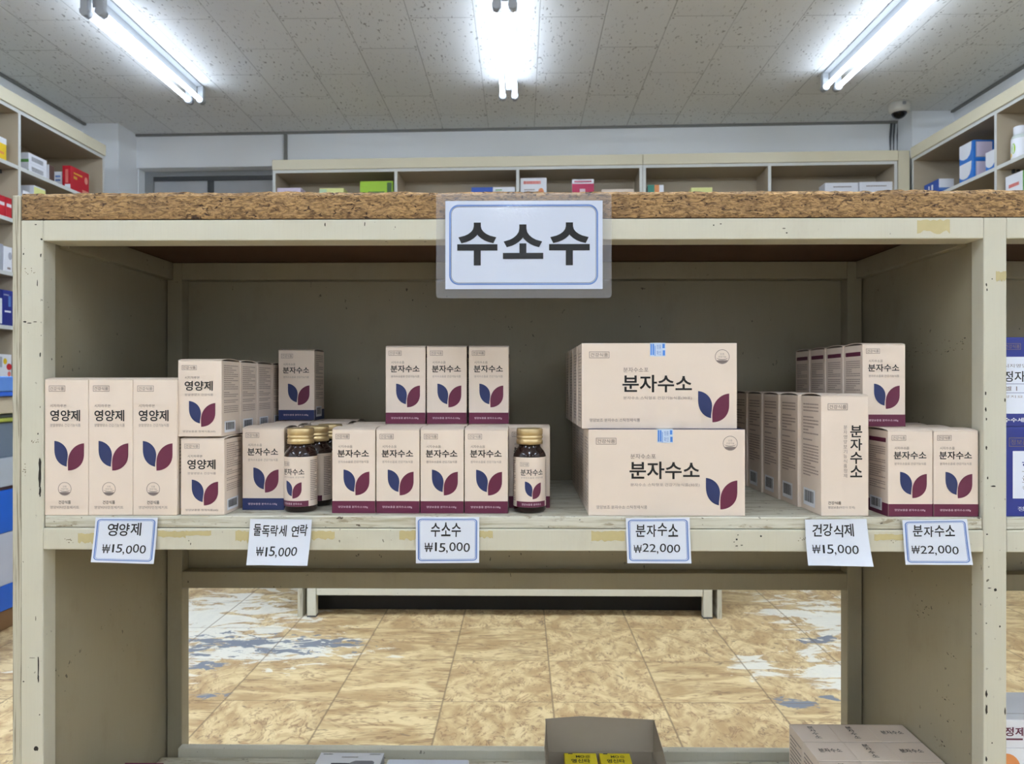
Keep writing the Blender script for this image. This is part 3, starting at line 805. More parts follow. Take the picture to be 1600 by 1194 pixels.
back_goods('medicine_box', 'wide white box on the back shelving, farther from the security camera', 1289, 1341, 285.5, s1, 'white', [('front', 'l', .25, .8, .82, .87, 'lightgrey')])
back_goods('medicine_box', 'wide white box on the back shelving, under the security camera', 1343, 1396, 284, s1, 'white', [('front', 'l', .2, .8, .82, .87, 'lightgrey')])
G = 'medicine cartons on the side shelving'
def left_goods(label, p0, p1, shelf, h, dx, col, prints, x=-2.97, name='medicine_box', zoff=0.0, sides=None):
    """p0, p1: picture columns of the near and far vertical edges of the face towards the aisle"""
    y0 = ydist(x, p0); y1 = ydist(x, p1)
    return goods(name, label, x - dx, x, y0, y1, EYE + shelf + E_ + zoff, h, col, prints, group=G, sides=sides)
left_goods('white box with a green stripe, lower of two beside the red box', 45, 73, s1, .060, .10, 'white', [('front', 'r', 0, 1, .0, .3, 'green'), ('right', 'L', .15, .8, .3, .75, 'black')])
left_goods('white box with a green stripe, upper of two beside the red box', 45, 73, s1, .060, .10, 'white', [('front', 'r', 0, 1, .05, .35, 'green'), ('right', 'L', .15, .8, .3, .75, 'black')], zoff=.0604)
left_goods('thin brown box with a white edge standing between white boxes', 77, 85, s1, .105, .02, 'brown', [('front', 'r', 0, 1, 0, 1, 'white')])
left_goods('narrow pale blue box touching the red box', 97, 108, s1, .125, .055, 'white', [('front', 'L', .2, .8, .1, .9, 'skyblue')], x=-3.03)
left_goods('red box with yellow letters and a peach dot on the top shelf', 110.6, 139, s1, .162, .056, 'red', [('right', 'l', .15, .62, .72, .8, 'gold_ink'), ('right', 'l', .15, .62, .52, .66, 'gold_ink'), ('right', 'c', .74, .92, .5, .8, 'peach'), ('right', 'r', .62, .98, .02, .22, 'peach'), ('front', 'r', .35, .7, .3, .85, 'salmon'), ('front', 'r', .3, .95, .02, .25, 'white')], x=-2.965)
left_goods('yellow and white box on the top shelf before the upright', -30, 10, s1, .135, .06, 'yel', [('right', 'r', 0, 1, .75, 1, 'white'), ('right', 'r', .1, .9, .3, .4, 'orange')])
s2 = SH[1]
left_goods('low white box below the green striped boxes', 36, 46, s2, .20, .06, 'white', [])
left_goods('pale yellow topped box below the green striped boxes', 53, 71, s2, .255, .10, 'white', [('right', 'r', .0, 1, .5, .97, 'paleyellow')])
left_goods('red box with white print on the second shelf, half behind the upright', 9.5, 18.5, s2, .122, .05, 'red', [('right', 'l', .1, .9, .55, .75, 'white'), ('right', 'l', .1, .9, .2, .35, 'gold_ink')])
left_goods('red box with white print on the second shelf, nearest the picture edge', -4, 8, s2, .122, .05, 'red', [('right', 'l', .1, .9, .55, .75, 'white'), ('right', 'l', .1, .9, .2, .35, 'gold_ink')])
s3 = SH[2]
left_goods('white box with a grey ring on the third shelf', 6, 19, s3, .148, .06, 'white', [('right', 'c', .5, .95, .5, .8, 'pgrey'), ('right', 'r', .4, .8, .12, .2, 'lightgrey')])
left_goods('pale grey box on the third shelf at the picture edge', -14, 5, s3, .155, .06, 'pgrey', [])
s4 = SH[3]
left_goods('navy blue box with a white line on the fourth shelf', 4, 20, s4, .205, .06, 'navybox', [('right', 'r', .2, .8, .38, .43, 'white'), ('right', 'r', .55, .8, .55, .85, 'skyblue'), ('right', 'l', .1, .6, .85, .9, 'pgrey')])
left_goods('navy and white box on the fourth shelf at the picture edge', -14, 3, s4, .205, .06, 'navybox', [('right', 'r', .4, 1, .05, .75, 'white')])
s5 = SH[4]
left_goods('white box with red and yellow print just above the counter', -12, 18, s5, .15, .06, 'white', [('right', 'c', .55, .75, .62, .85, 'yel'), ('right', 'c', .72, 1, .4, .65, 'red'), ('right', 'c', .78, .95, .15, .35, 'salmon'), ('right', 'r', 0, .5, .5, .9, 'pgrey')])
def right_goods(label, p_far, p_near, shelf, h, dx, col, prints, x=2.81, name='medicine_box', zoff=0.0, sides=None):
    y1 = ydist(x, p_far); y0 = ydist(x, p_near)
    return goods(name, label, x, x + dx, y0, y1, EYE + shelf + E_ + zoff, h, col, prints, group=G, sides=sides)
BP = [('left', 'q', 0.02, .9, .18, .99, 'white'), ('left', 'l', .15, .7, .62, .8, 'salmon'), ('left', 'l', .3, .7, .4, .46, 'green'), ('front', 'r', .12, .9, .12, .92, 'pgrey'), ('front', 'R', .16, .9, .16, .9, 'palepink')]
right_goods('blue and white box, lower of the pair stacked on the top shelf', 1499, 1520.5, s1, .122, .13, 'blue', BP)
right_goods('blue and white box, upper of the pair stacked on the top shelf', 1499, 1520.5, s1, .122, .13, 'blue', BP, zoff=.1224)
right_goods('single blue and white box beside the shelf upright', 1540, 1558, s1, .122, .13, 'blue', BP)
right_goods('low deep blue box with white letters at the corner of the shelving', 1444, 1467, s1, .108, .10, 'rblue', [('left', 'r', .5, .62, .2, .8, 'white'), ('left', 'r', .3, .38, .2, .8, 'white'), ('front', 'r', 0, 1, .45, 1, 'white'), ('front', 'r', 0, 1, .3, .45, 'skyblue')])
right_goods('small dark blue box between the deep blue box and the stacked pair', 1466, 1475, s1, .085, .08, 'deepblue', [('front', 'r', .4, .8, .3, .8, 'pgrey')], x=2.93)
right_goods('pale green and white box on the second shelf below the clear bottle', 1571, 1598, s2, .243, .10, 'white', [('left', 'r', .05, .9, .4, .5, 'palegreen'), ('left', 'l', .2, .8, .7, .8, 'salmon'), ('front', 'r', 0, .4, 0, 1, 'green'), ('front', 'r', .4, 1, 0, 1, 'palegreen')])
t = thing('pill_bottle', 'clear bottle with a white cap on the top side shelf', 'bottle', (2.855, ydist(2.855, 1594), EYE + s1 + E_))
b = MB(); b.lathe([(.04, 0), (.045, .004), (.045, .13), (.038, .145), (.03, .15), (.03, .156)], 'clear'); b.build('bottle_body', t)
b = MB(); b.lathe([(.031, .15), (.033, .152), (.033, .195), (.03, .198)], 'white'); b.build('cap', t)
b = MB()
f = Face(b, .14, .1, lambda u, v, e: (-(.0455 + e) * math.cos(u / .0455 - 1.0), -(.0455 + e) * math.sin(u / .0455 - 1.0) * -1 if False else (.0455 + e) * math.sin(1.0 - u / .0455), .015 + v))
f.rect(0, .135, 0, .11, 'white', 0, 16); f.poly([(.055 + .012 * math.cos(R(a)), .055 + .03 * math.sin(R(a))) for a in range(0, 360, 20)], 'lime', 2); f.poly([(.035 + .01 * math.cos(R(a)), .02 + .014 * math.sin(R(a))) for a in range(0, 360, 20)], 'yel', 2)
b.build('label', t)

# ------------------------------------------------------------------ blue counter at the picture edge
XC = -1.816
def cz(py): return EYE - (py - 600) / FPX * 2.55
t = thing('display_counter', 'blue and grey counter standing in the aisle before the side shelving', 'counter', (XC - .3, 1.75, 0))
def slab(nm, z0, z1, m, inset=0.0, lab=None):
    b = MB(); b.box(-.3 + inset, .3 - inset, inset, 1.7 - inset, z0, z1, m, .004); o = b.build(nm, t)
zs = [cz(p) for p in (588, 612, 620, 648, 655, 661, 718, 764, 770, 838, 922, 962, 990)]
slab('counter_top', zs[1], zs[0], 'skyblue'); slab('top_trim', zs[2], zs[1], 'rblue', .004)
slab('glass_case', zs[3], zs[2], 'shelfin', .02); slab('case_dark_band', zs[4], zs[3], 'darkmetal', .03); slab('price_rail', zs[5], zs[4], 'olive', .0)  # thin dark band between the glass case and the price rail
slab('door_panel', zs[6], zs[5], 'slate', .01); slab('handle_rail', zs[7], zs[6], 'steel', .0); slab('groove', zs[8], zs[7], 'brown', .012)
slab('upper_blue_panel', zs[9], zs[8], 'counterblue', .004); slab('grey_panel', zs[10], zs[9], 'pgrey', .006); slab('lower_blue_panel', zs[11], zs[10], 'counterblue', .004); slab('base', 0, zs[11], 'skirting', .012)

# ------------------------------------------------------------------ low gondola standing behind
gy = 2.745; gx0, gx1 = ground(465, gy), ground(1128, gy)
t = thing('low_gondola', 'cream shelf unit with short legs standing on the floor behind the display shelf', 'shelf unit', ((gx0 + gx1) / 2, gy, 0))
w = (gx1 - gx0) / 2; gz = .118
for sx in (-1, 1):
    for y in (.0, .38):
        b = MB(); a = sx * (w - .035); b.box(min(a, a - sx * .033), max(a, a - sx * .033), y, y + .033, .006, 1.32, 'paint', .002); b.build('post', t)
        b = MB(); b.box(min(a, a - sx * .033), max(a, a - sx * .033), y, y + .033, 0, .006, 'darkmetal'); b.build('foot', t)
    b = MB(); a = sx * (w - .017); b.box(min(a, sx * w), max(a, sx * w), 0, .413, 0, 1.32, 'plywood'); b.build('side_panel', t)
b = MB(); b.box(-w + .07, w - .07, 0, .03, .082, .118, 'paint', .002); b.build('front_rail', t)
b = MB(); b.box(-w + .07, w - .07, .38, .41, .082, .118, 'paint', .002); b.build('rear_rail', t)
for z in (.118, .5, .9):
    b = MB(); b.box(-w + .036, w - .036, .033, .38, z, z + .018, 'paint'); b.build('shelf_board', t)
b = MB(); b.box(-w + .07, w - .07, .4102, .4125, .005, 1.3, 'paint_shaded'); b.build('back_panel', t)  # carried down to the floor to block light from behind the unit
b = MB(); b.box(-w + .036, w - .036, .10, .112, .001, .117, 'shade_dark'); b.build('shade_board', t)  # added dark board that paints the shaded gap under the unit
b = MB(); b.box(-w - .004, w + .004, -.01, .42, 1.32, 1.36, 'particle', .002); b.build('top_board', t)

# ================================================================== THE DISPLAY SHELF
Y0, YP, YB = 1.10, 1.49, 1.522
PX = [(ground(33, Y0), ground(67.5, Y0)), (ground(1537, Y0), ground(1573, Y0)), (ground(1537, Y0) + 1.434, ground(1573, Y0) + 1.434)]      # front posts
# wear: paint chips and aged tape residue
def blob(rg, cx, cz, rx, rz_, n=14, jag=.45):
    return [(cx + rx * math.cos(2 * math.pi * k / n) * rg.uniform(1 - jag, 1), cz + rz_ * math.sin(2 * math.pi * k / n) * rg.uniform(1 - jag, 1)) for k in range(n)]
rg = random.Random(5)
CH = dict(post0=[], post1=[], top=[], shelf=[], panel=[])
def chip(px, py, rx, ry, Y=Y0, m='chip'):
    X, Zz = ground(px, Y), height(px, py, Y); s = Y / FPX
    P = blob(rg, X, Zz, rx * s, ry * s)
    own = 'post0' if px < 68 else 'post1' if px > 1535 else 'top' if py < 500 else 'shelf'
    CH[own].append(([(a, Y - .0003, c) for a, c in P], m))
for px, py, rx, ry in ((62.2, 748, 2.8, 22), (62.5, 728, 2.6, 14), (62.6, 768, 2.2, 10), (64, 399, 1.4, 4), (39, 503, 3, 1.6), (46, 505, 5, .9), (55, 503, 4, .8), (63, 554, 1.6, 5), (58.5, 443, .9, 7), (56, 351, 2.5, 1), (65, 374, 2, 2), (37, 397, 1.5, 2),
                       (59.5, 678, 1.2, 2), (63, 636, .8, 2), (60, 1040, 1.5, 22), (60, 1060, 1.6, 10), (56, 966, .8, 5), (37, 1065, 2, 1.2), (50, 1028, 7, .6), (62, 1117, 1.4, 1.4), (57, 1170, 5, 5),
                       (1541, 1084, 2.2, 7), (1541, 1109, 2.2, 11), (1546, 919, 3.5, 1), (1555, 922, 3, 3), (1562, 979, 1.4, 2.2), (1540, 615, 1.4, 4), (1540, 640, 1.6, 4), (1541, 655, 1.3, 3), (1541, 700, 1.8, 4), (1570, 625, 1.4, 4), (1552, 760, 5, 1.5), (1543, 747, 1.5, 3), (1541, 445, 1.6, 3), (1542, 453, 1.2, 3), (1550, 436, 1.3, 1.3), (1541, 974, 1.5, 1.2), (1550, 1161, 1.4, 1.4), (1570, 1112, 1.2, 8), (1541, 1186, 1.8, 5),
                       (1151, 843, 2, 2), (1153, 836, 1.5, 1), (1147, 847, 1.4, .8), (1159, 852, 2.4, 1), (1189, 838, 2, 2), (1151, 853, 2.6, 1), (298, 850, 1, 2.5), (295, 845, 1, 1), (1542, 835, 2, 1.6),
                       (508, 351, 1.2, 4), (570, 350, 1, 4), (1115, 352, 1.4, 1.4), (1126, 350, 2, 1), (1225, 357, 3, 1), (1229, 364, 2, 1.2)):
    chip(px, py, rx, ry)
for px, py, rx, ry in ((54, 690, 6, 3), (38, 735, 2, 10), (108, 845, 8, 3), (50, 425, 12, 6), (1400, 846, 22, 4), (1255, 843, 9, 3)):
    for q in range(9): chip(px + rg.uniform(-rx, rx), py + rg.uniform(-ry, ry), rg.uniform(.6, 1.6), rg.uniform(.5, 1.1), Y0, 'smudge')
# pencilled scuffs on the inner side panel
for k in range(60):
    y = rg.uniform(1.15, 1.42); z = rg.choice((rg.gauss(.925, .004), rg.gauss(.937, .003), rg.gauss(.925, .003))); 
    P = blob(rg, y, z, rg.uniform(.0008, .004), rg.uniform(.0005, .0012))
    CH['panel'].append(([(PX[1][0] + .0027, a, c) for a, c in P], 'chip' if k % 3 == 0 else 'smudge'))
for y, z, q in ((1.19, .44, 6), (1.2, .36, 5), (1.2, .33, 4), (1.22, .285, 7), (1.26, .49, 8), (1.27, .475, 5)):
    for k in range(q):
        P = blob(rg, y + rg.gauss(0, .012), z + rg.gauss(0, .005), rg.uniform(.001, .004), rg.uniform(.0005, .0014))
        CH['panel'].append(([(PX[1][0] + .0027, a, c) for a, c in P], 'chip' if k % 3 == 0 else 'smudge'))


unit = thing('display_shelf', 'worn cream painted display shelf with a rough particle board top', 'shelf unit', (0, 0, 0))
def part(name, *boxes, bev=.0015, wear=()):
    b = MB()
    for P, m in wear: b.add(P, [list(range(len(P)))], m)
    for q in boxes: b.box(*q[:6], q[6], bev if len(q) < 8 else q[7], q[8] if len(q) > 8 else None)
    return b.build(name, unit)
ZT = 1.1157
for i, (a, c) in enumerate(PX):
    part('post', (a, c, Y0, Y0 + .03, 0, ZT, 'paint'), wear=CH.get('post%d' % i, ()))
for i in range(2):
    xi0, xi1 = PX[i][1], PX[i + 1][0]
    rail_ = part('top_rail', (xi0, xi1, Y0, Y0 + .045, 1.0846, ZT, 'paint'), wear=CH['top'] if i == 0 else ())
    if i == 0: TRAIL = rail_
    rail_ = part('shelf_rail', (xi0, xi1, Y0, Y0 + .04, .6214, .6538, 'paint'), wear=CH['shelf'] if i == 0 else ())
    if i == 0: SRAIL = rail_
    part('shelf_board', (xi0 + .001, xi1 - .001, Y0 + .002, YP - .001, .6545, Z1, 'worn'), (xi0 + .032, xi1 - .032, YP - .001, YB - .001, .6545, Z1, 'paint', 0))
    part('bottom_board', (xi0 - .002, xi1 + .002, Y0, YP - .022, .100, .124, 'worn'))
    part('bottom_strip', (xi0 + .03, xi1 - .03, YP - .02, YP, .100, .1405, 'paint'))
    part('side_panel', (xi0 - .014, xi0 - .004, Y0 + .03, YB + .008, .06, ZT, 'paint_shaded', 0))
    part('side_panel', (xi1 + .003, xi1 + .013, Y0 + .03, YB + .008, .06, ZT, 'paint_shaded', 0), wear=CH['panel'] if i == 0 else ())
    part('side_rail', (xi0 - .004, xi0 + .012, Y0 + .045, YP, 1.081, ZT, 'paint_shaded'))
    part('side_rail', (xi1 - .012, xi1 + .003, Y0 + .045, YP, 1.081, ZT, 'paint_shaded'))
    part('rear_post', (xi0 - .0012, xi0 + .029, YP, YB, 0, ZT, 'paint_shaded'))
    part('rear_post', (xi1 - .029, xi1 + .0002, YP, YB, 0, ZT, 'paint_shaded'))
    part('rear_top_rail', (xi0 + .029, xi1 - .029, YP, YB, 1.081, ZT, 'paint_shaded'))
    part('rear_lower_rail', (xi0 + .029, xi1 - .029, YP, YB, .456, .4894, 'paint_shaded'))
    part('back_panel', (xi0 - .004, xi1 + .003, YB, YB + .008, .46, ZT, 'paint_shaded', 0))
part('end_panel', (ground(18, Y0), PX[0][0] - .0008, Y0 + .002, YB + .008, 0, 1.1535, 'plywood', .001))
part('end_panel', (PX[2][1] + .0008, PX[2][1] + .0146, Y0 + .002, YB + .008, 0, 1.1535, 'plywood', .001))
# particle board top: a long slab with ragged, crumbling edges
def ragged_slab(x0, x1, y0, y1, z0, z1):
    rg = random.Random(3); bm = bmesh.new(); nx, nz = 420, 8
    V = {}; P = []
    # profile around the section: front face up, then top, back, under
    sec = [(y0, z0 + (z1 - z0) * k / nz) for k in range(nz + 1)] + [(y0 + .02, z1), (y0 + .15, z1), (y1, z1), (y1, z0), (y0 + .1, z0)]
    mb = MB(); n = len(sec)
    low = [0.0] * (nx + 1); v = 0.0
    for i in range(nx + 1):
        v = v * .8 + rg.uniform(-.0009, .0009); low[i] = v
    for i in range(nx + 1):
        x = x0 + (x1 - x0) * i / nx
        for j, (y, z) in enumerate(sec):
            dy = dz = 0.0
            if j <= nz:
                dy = rg.uniform(0, .0011)
                if j in (0, nz): dy += .0012 + rg.uniform(0, .0012)
                if j == nz: dz = low[i] * .9 - abs(rg.gauss(0, .0004)); 
                if j == 0: dz = rg.uniform(0, .0006)
            mb.v.append((x, y + dy, z + dz))
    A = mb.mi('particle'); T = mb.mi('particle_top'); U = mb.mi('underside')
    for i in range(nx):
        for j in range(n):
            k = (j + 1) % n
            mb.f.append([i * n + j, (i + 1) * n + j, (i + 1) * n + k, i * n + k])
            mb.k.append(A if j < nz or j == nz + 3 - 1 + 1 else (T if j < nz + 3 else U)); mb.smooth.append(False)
    mb.f.append([j for j in range(n)][::-1]); mb.k.append(A); mb.smooth.append(False)
    mb.f.append([nx * n + j for j in range(n)]); mb.k.append(A); mb.smooth.append(False)
    return mb.build('top_board', unit)
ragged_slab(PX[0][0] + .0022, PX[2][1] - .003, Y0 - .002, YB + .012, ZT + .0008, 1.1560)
tapes = [(122, 290, 833, 849), (290, 330, 829, 838), (368, 389, 828, 850), (487, 523, 829, 845), (624, 650, 828, 846), (749, 770, 829, 842), (924, 976, 829, 847), (1366, 1412, 834, 846), (1432, 1486, 346, 365)]
tapes[0] = (122, 150, 832, 851); tapes.append((247, 290, 829, 842)); tapes[-2] = (1433, 1484, 342.5, 366); tapes.append((1556, 1572, 423, 441))
for a, c, e, g_ in tapes:
    Y = Y0; b = MB(); n = 10
    x0, x1 = ground(a, Y), ground(c, Y); z1, z0 = height(a, e, Y), height(a, g_, Y)
    top = [(x0 + (x1 - x0) * k / n, z1 - rg.uniform(0, .15) * (z1 - z0)) for k in range(n + 1)]
    bot = [(x0 + (x1 - x0) * k / n, z0 + rg.uniform(0, .3) * (z1 - z0)) for k in range(n + 1)]
    V = [(x, Y - .0004, z) for x, z in bot] + [(x, Y - .0004, z) for x, z in top] + [(x, Y - .00005, z) for x, z in bot] + [(x, Y - .00005, z) for x, z in top]
    b.add(V, [[k, k + 1, n + 2 + k, n + 1 + k] for k in range(n)] + [[2 * n + 2 + k, k + n + 1 + 2 * n + 2, k + n + 2 + 2 * n + 2, 2 * n + 3 + k] for k in range(n)], 'tape')
    b.build('tape_scrap', SRAIL if e > 500 else (TRAIL if c < 1530 else unit))
# ------------------------------------------------------------------ laminated sign
YS = Y0 - .0048
sx0, sx1 = ground(681.5, YS), ground(955.5, YS); sz0, sz1 = height(818, 466, YS), height(818, 302, YS)
t = thing('laminated_sign', 'laminated white sign with a blue border fixed to the top rail', 'sign', ((sx0 + sx1) / 2, YS, sz0))
W, Hs = sx1 - sx0, sz1 - sz0
k = W / 274.0
def pouch(th, y, mat='film'):
    b = MB(); P = []
    r = .005
    for cx, cy, a0 in ((W / 2 - r, Hs - r, 0), (-W / 2 + r, Hs - r, 90), (-W / 2 + r, r, 180), (W / 2 - r, r, 270)):
        for q in range(5): P.append((cx + r * math.cos(R(a0 + 22.5 * q)), cy + r * math.sin(R(a0 + 22.5 * q))))
    n = len(P)
    b.add([(x, y, z) for x, z in P] + [(x, y + th, z) for x, z in P], [list(range(n)), list(range(n, 2 * n))[::-1]] + [[i, n + i, n + (i + 1) % n, (i + 1) % n] for i in range(n)], mat)
    return b
pouch(.0004, -.0004).build('laminate_film', t)
b = MB(); px0, px1, pz0, pz1 = -W / 2 + 14.5 * k, W / 2 - 14 * k, 14 * k, Hs - 12 * k
b.box(px0, px1, -.0012, -.0006, pz0, pz1, 'lam_paper')
f = Face(b, px1 - px0, pz1 - pz0, lambda u, v, e: (px0 + u, -.0012 - e, pz0 + v)); q = k
f.frame(6 * q, f.w - 7 * q, 6.5 * q, f.h - 6 * q, 2.6 * q, 'lam_blue', 15 * q, per=8)
f.frame(9.2 * q, f.w - 10.2 * q, 9.7 * q, f.h - 9.2 * q, .5 * q, 'lam_black', 12 * q, per=8)
for ch, u0, u1, v0, v1 in (('수', 18.6, 81.5, 35.5, 102.5), ('소', 90, 153, 45.5, 99.5), ('수', 162, 225.5, 35.5, 102.5)):
    f.text(ch, u0 * q, u1 * q, (v0 + 1.5) * q, (v1 + 1.5) * q, 'lam_black', .036)
b.build('paper_sheet', t)

# ------------------------------------------------------------------ price tags
def price_tag(label, pts, name, price, border, curl, seed):
    """pts: picture corners top-left, top-right, bottom-right, bottom-left"""
    YT = Y0 - .0022
    C = [(ground(x, YT), height(x, y, YT)) for x, y in pts]
    cx = (C[0][0] + C[1][0]) / 2; zt = max(C[0][1], C[1][1])
    C = [(x - cx, z - zt) for x, z in C]
    rg = random.Random(seed)
    def fn(u, v, e):       # u, v in 0..1
        ax = C[3][0] + (C[0][0] - C[3][0]) * v; az = C[3][1] + (C[0][1] - C[3][1]) * v
        bx = C[2][0] + (C[1][0] - C[2][0]) * v; bz = C[2][1] + (C[1][1] - C[2][1]) * v
        y = -curl * ((1 - v) ** 2) * (.45 + .55 * abs(u - .25)) - .0006 * math.sin(3 * u)
        return (ax + (bx - ax) * u, y - e, az + (bz - az) * u)
    b = MB()
    f = Face(b, 1, 1, fn, .00012)
    f.rect(0, 1, 0, 1, 'tagpaper', 0, 10, 10)
    V = []; n = 10
    for j in range(n + 1):
        for i in range(n + 1): V.append(tuple(Vector(fn(i / n, j / n, 0)) + Vector((0, .0003, 0))))
    b.add(V, [[j * (n + 1) + i, (j + 1) * (n + 1) + i, (j + 1) * (n + 1) + i + 1, j * (n + 1) + i + 1] for j in range(n) for i in range(n)], 'tagpaper')
    if border:
        f.frame(.03, .97, .045, .965, .022, 'frameblue', .07, per=5)
        f.frame(.058, .942, .078, .932, .008, 'skyblue', .05, per=5)
    def write(s, u0, u1, v0, v1, off):
        # letter by letter, a little uneven like handwriting
        wd = {' ': .45, ',': .35, '1': .62, '.': .35}
        tot = sum(wd.get(c, 1.0 if ord(c) > 255 else .78) for c in s); u = u0
        for c in s:
            w = wd.get(c, 1.0 if ord(c) > 255 else .78) / tot * (u1 - u0)
            if c != ' ':
                j = rg.uniform(-.015, .015); hh = (v1 - v0)
                if c == ',': f.text(c, u + w * .1, u + w * .6, v0 - hh * .22, v0 + hh * .16, 'pen', off)
                else:
                    wide = .9 if c != '1' else .35
                    f.text(c, u + w * (1 - wide) / 2, u + w * (1 + wide) / 2, v0 + j, v1 + j + rg.uniform(-.01, .01), 'pen', .002 if c == '₩' else off, 2.0, rg.uniform(.0, .12))
            u += w
    write(name[0], *name[1:], .015); write(price[0], *price[1:], .003)
    return tag(b.build('price_tag', None, (cx, YT, zt)), label, 'price tag', 'price tags along the shelf edge')
price_tag('handwritten white price tag with a blue border under the three tall cartons', ((149.5, 808.6), (246.6, 809), (241.8, 880.5), (143.2, 878)), ('영양제', .20, .76, .60, .88), ('₩15,000', .15, .86, .22, .41), True, .004, 1)
price_tag('plain curled white price tag under the amber bottle beside the navy banded carton', ((391, 811), (487.5, 812), (482.7, 882), (387, 882)), ('둘독락세 연락', .06, .95, .62, .87), ('₩15,000', .13, .81, .20, .40), False, .010, 2)
price_tag('handwritten white price tag with a blue border under the row of four maroon banded cartons', ((649.6, 808), (748.9, 808), (748.6, 879), (650, 880)), ('수소수', .23, .72, .58, .88), ('₩15,000', .13, .86, .25, .44), True, .002, 3)
price_tag('handwritten white price tag with a blue border under the wide boxes', ((977.8, 809.7), (1077.4, 808.8), (1079.7, 879.8), (980, 879.8)), ('분자수소', .14, .82, .59, .87), ('₩22,000', .10, .84, .24, .42), True, .003, 4)
price_tag('plain curled white price tag under the carton with upright lettering', ((1257.8, 812), (1354, 811), (1360, 883), (1260, 882)), ('건강식제', .10, .78, .62, .89), ('₩15,000', .08, .82, .26, .45), False, .012, 5)
price_tag('handwritten white price tag with a blue border beside the post and navy boxes', ((1410, 813), (1511, 811), (1518, 882), (1413.8, 882)), ('분자수소', .14, .80, .62, .87), ('₩22,000', .10, .82, .24, .42), True, .004, 6)

# ================================================================== GOODS ON THE DISPLAY SHELF
zs_ = Z1 + E_
GT = 'tall leaf cartons in a row at the shelf end'
for px, s in ((0, 'nearest the corner post'), (1, 'in the middle of its row of three'), (2, 'beside the stacked short cartons')):
    place('tall', PX[0][1] + .0007 + px * .0669, 1.1022, zs_, 'tall cream carton with two leaf emblem, ' + s, GT)
GS = 'short leaf cartons stacked two high'
nth = ('front one', 'second from the front', 'third from the front', 'fourth from the front')
xs = ground(282.3, 1.106); xu = ground(278, 1.106)
for k in range(4):
    place('short', xs, 1.106 + k * .0752, zs_, 'short cream carton in the bottom layer beside the tall trio, ' + nth[k], GS)
    place('short', xu, 1.106 + k * .0752, zs_ + .1183, 'short cream carton in the upper layer beside the tall trio, ' + nth[k], GS)
GN = 'cartons with a navy band'
xn = ground(378.6, 1.152); p = .0688; zu = zs_ + .1313
for k, s in ((0, 'navy banded carton standing right beside the amber bottles'), (1, 'carton directly behind the navy banded carton beside the bottles'), (2, 'carton third in the row behind the navy banded one'), (3, 'carton at the back of the row below the topmost navy banded one')):
    place('navy', xn, 1.152 + k * p, zs_, 'cream ' + s, GN)
place('navy', ground(435, 1.343), 1.343, zu, 'cream navy banded carton standing alone on top at the back', GN)
GM = 'cartons with a maroon band'
xm = xn + .0672
place('maroon', xm, 1.152 + 2.05 * p, zs_, 'cream carton behind the three amber bottles, only its top showing', GM)
place('maroon', xm, 1.152 + 3.05 * p, zs_, 'cream carton at the back behind the amber bottles, top showing', GM)
px4 = (519, 588, 657, 726)
ordn = ('nearest the amber bottles', 'second from the amber bottles', 'third from the amber bottles', 'beside the single bottle')
X4 = [ground(q, 1.126) for q in px4]
for k in range(4):
    place('maroon', X4[k], 1.126, zs_, 'maroon banded carton in the front row of four, ' + ordn[k], GM)
for k in range(4):
    for j in ((1, 2) if k == 0 else (1,)):
        if j == 1: lab = 'maroon banded carton in the second row of four, ' + ordn[k]
        else: lab = 'maroon banded carton in the third row behind the front four, ' + ordn[k]
        place('maroon', X4[k], 1.126 + j * .067, zs_, lab, GM)
for q, s in ((602.5, 'nearest the navy banded one'), (667, 'between its two neighbours'), (732.5, 'nearest the wide boxes')):
    place('maroon', ground(q, 1.222), 1.222, zu, 'maroon banded carton on top of the middle block, ' + s, GM)
place('maroon', ground(794.6, 1.178), 1.178, zs_, 'maroon banded carton standing behind the single amber bottle', GM)
# wide boxes
GB = 'wide cartons stacked two high'
xw0, xw1 = ground(919.5, 1.11), ground(909, 1.12)
for k in range(4):
    place('big', xw0, 1.11 + k * .0875, zs_, 'wide cream box in the bottom layer, ' + nth[k], GB, cat='box')
    place('big', xw1 - (.001 * k), 1.12 + k * .0872, zs_ + .1299, 'wide cream box in the upper layer, ' + nth[k], GB, cat='box')
# tall cartons with upright lettering
GV = 'tall cartons with upright lettering'
for k, X in enumerate((ground(1283, 1.11), ground(1246.6, 1.19), ground(1216, 1.271), ground(1189, 1.354), ground(1165, 1.436))):
    place('vert', X, 1.11 + k * .0805, zs_, 'tall cream carton beside the wide boxes, ' + ('front one with upright lettering', 'second in its row', 'third in its row', 'fourth in its row', 'last in its row')[k], GV)
GR = 'maroon banded cartons at the post'
for k in range(4):
    place('maroon', ground(1347.8, 1.155) - .0015 * k, 1.155 + k * .0675, zu, 'maroon banded carton on top beside the bare side panel, ' + nth[k], GR)
for k in range(5):
    place('maroon', ground(1387.7, 1.108), 1.108 + k * .067, zs_, 'bottom maroon banded carton next to the upright lettered carton, ' + (nth + ('last one',))[k], GR)
for k in range(3):
    place('maroon', ground(1459.3, 1.108) - .0006, 1.108 + k * .067, zs_, 'bottom maroon banded carton against the side panel, ' + (nth + ('last one',))[k], GR)

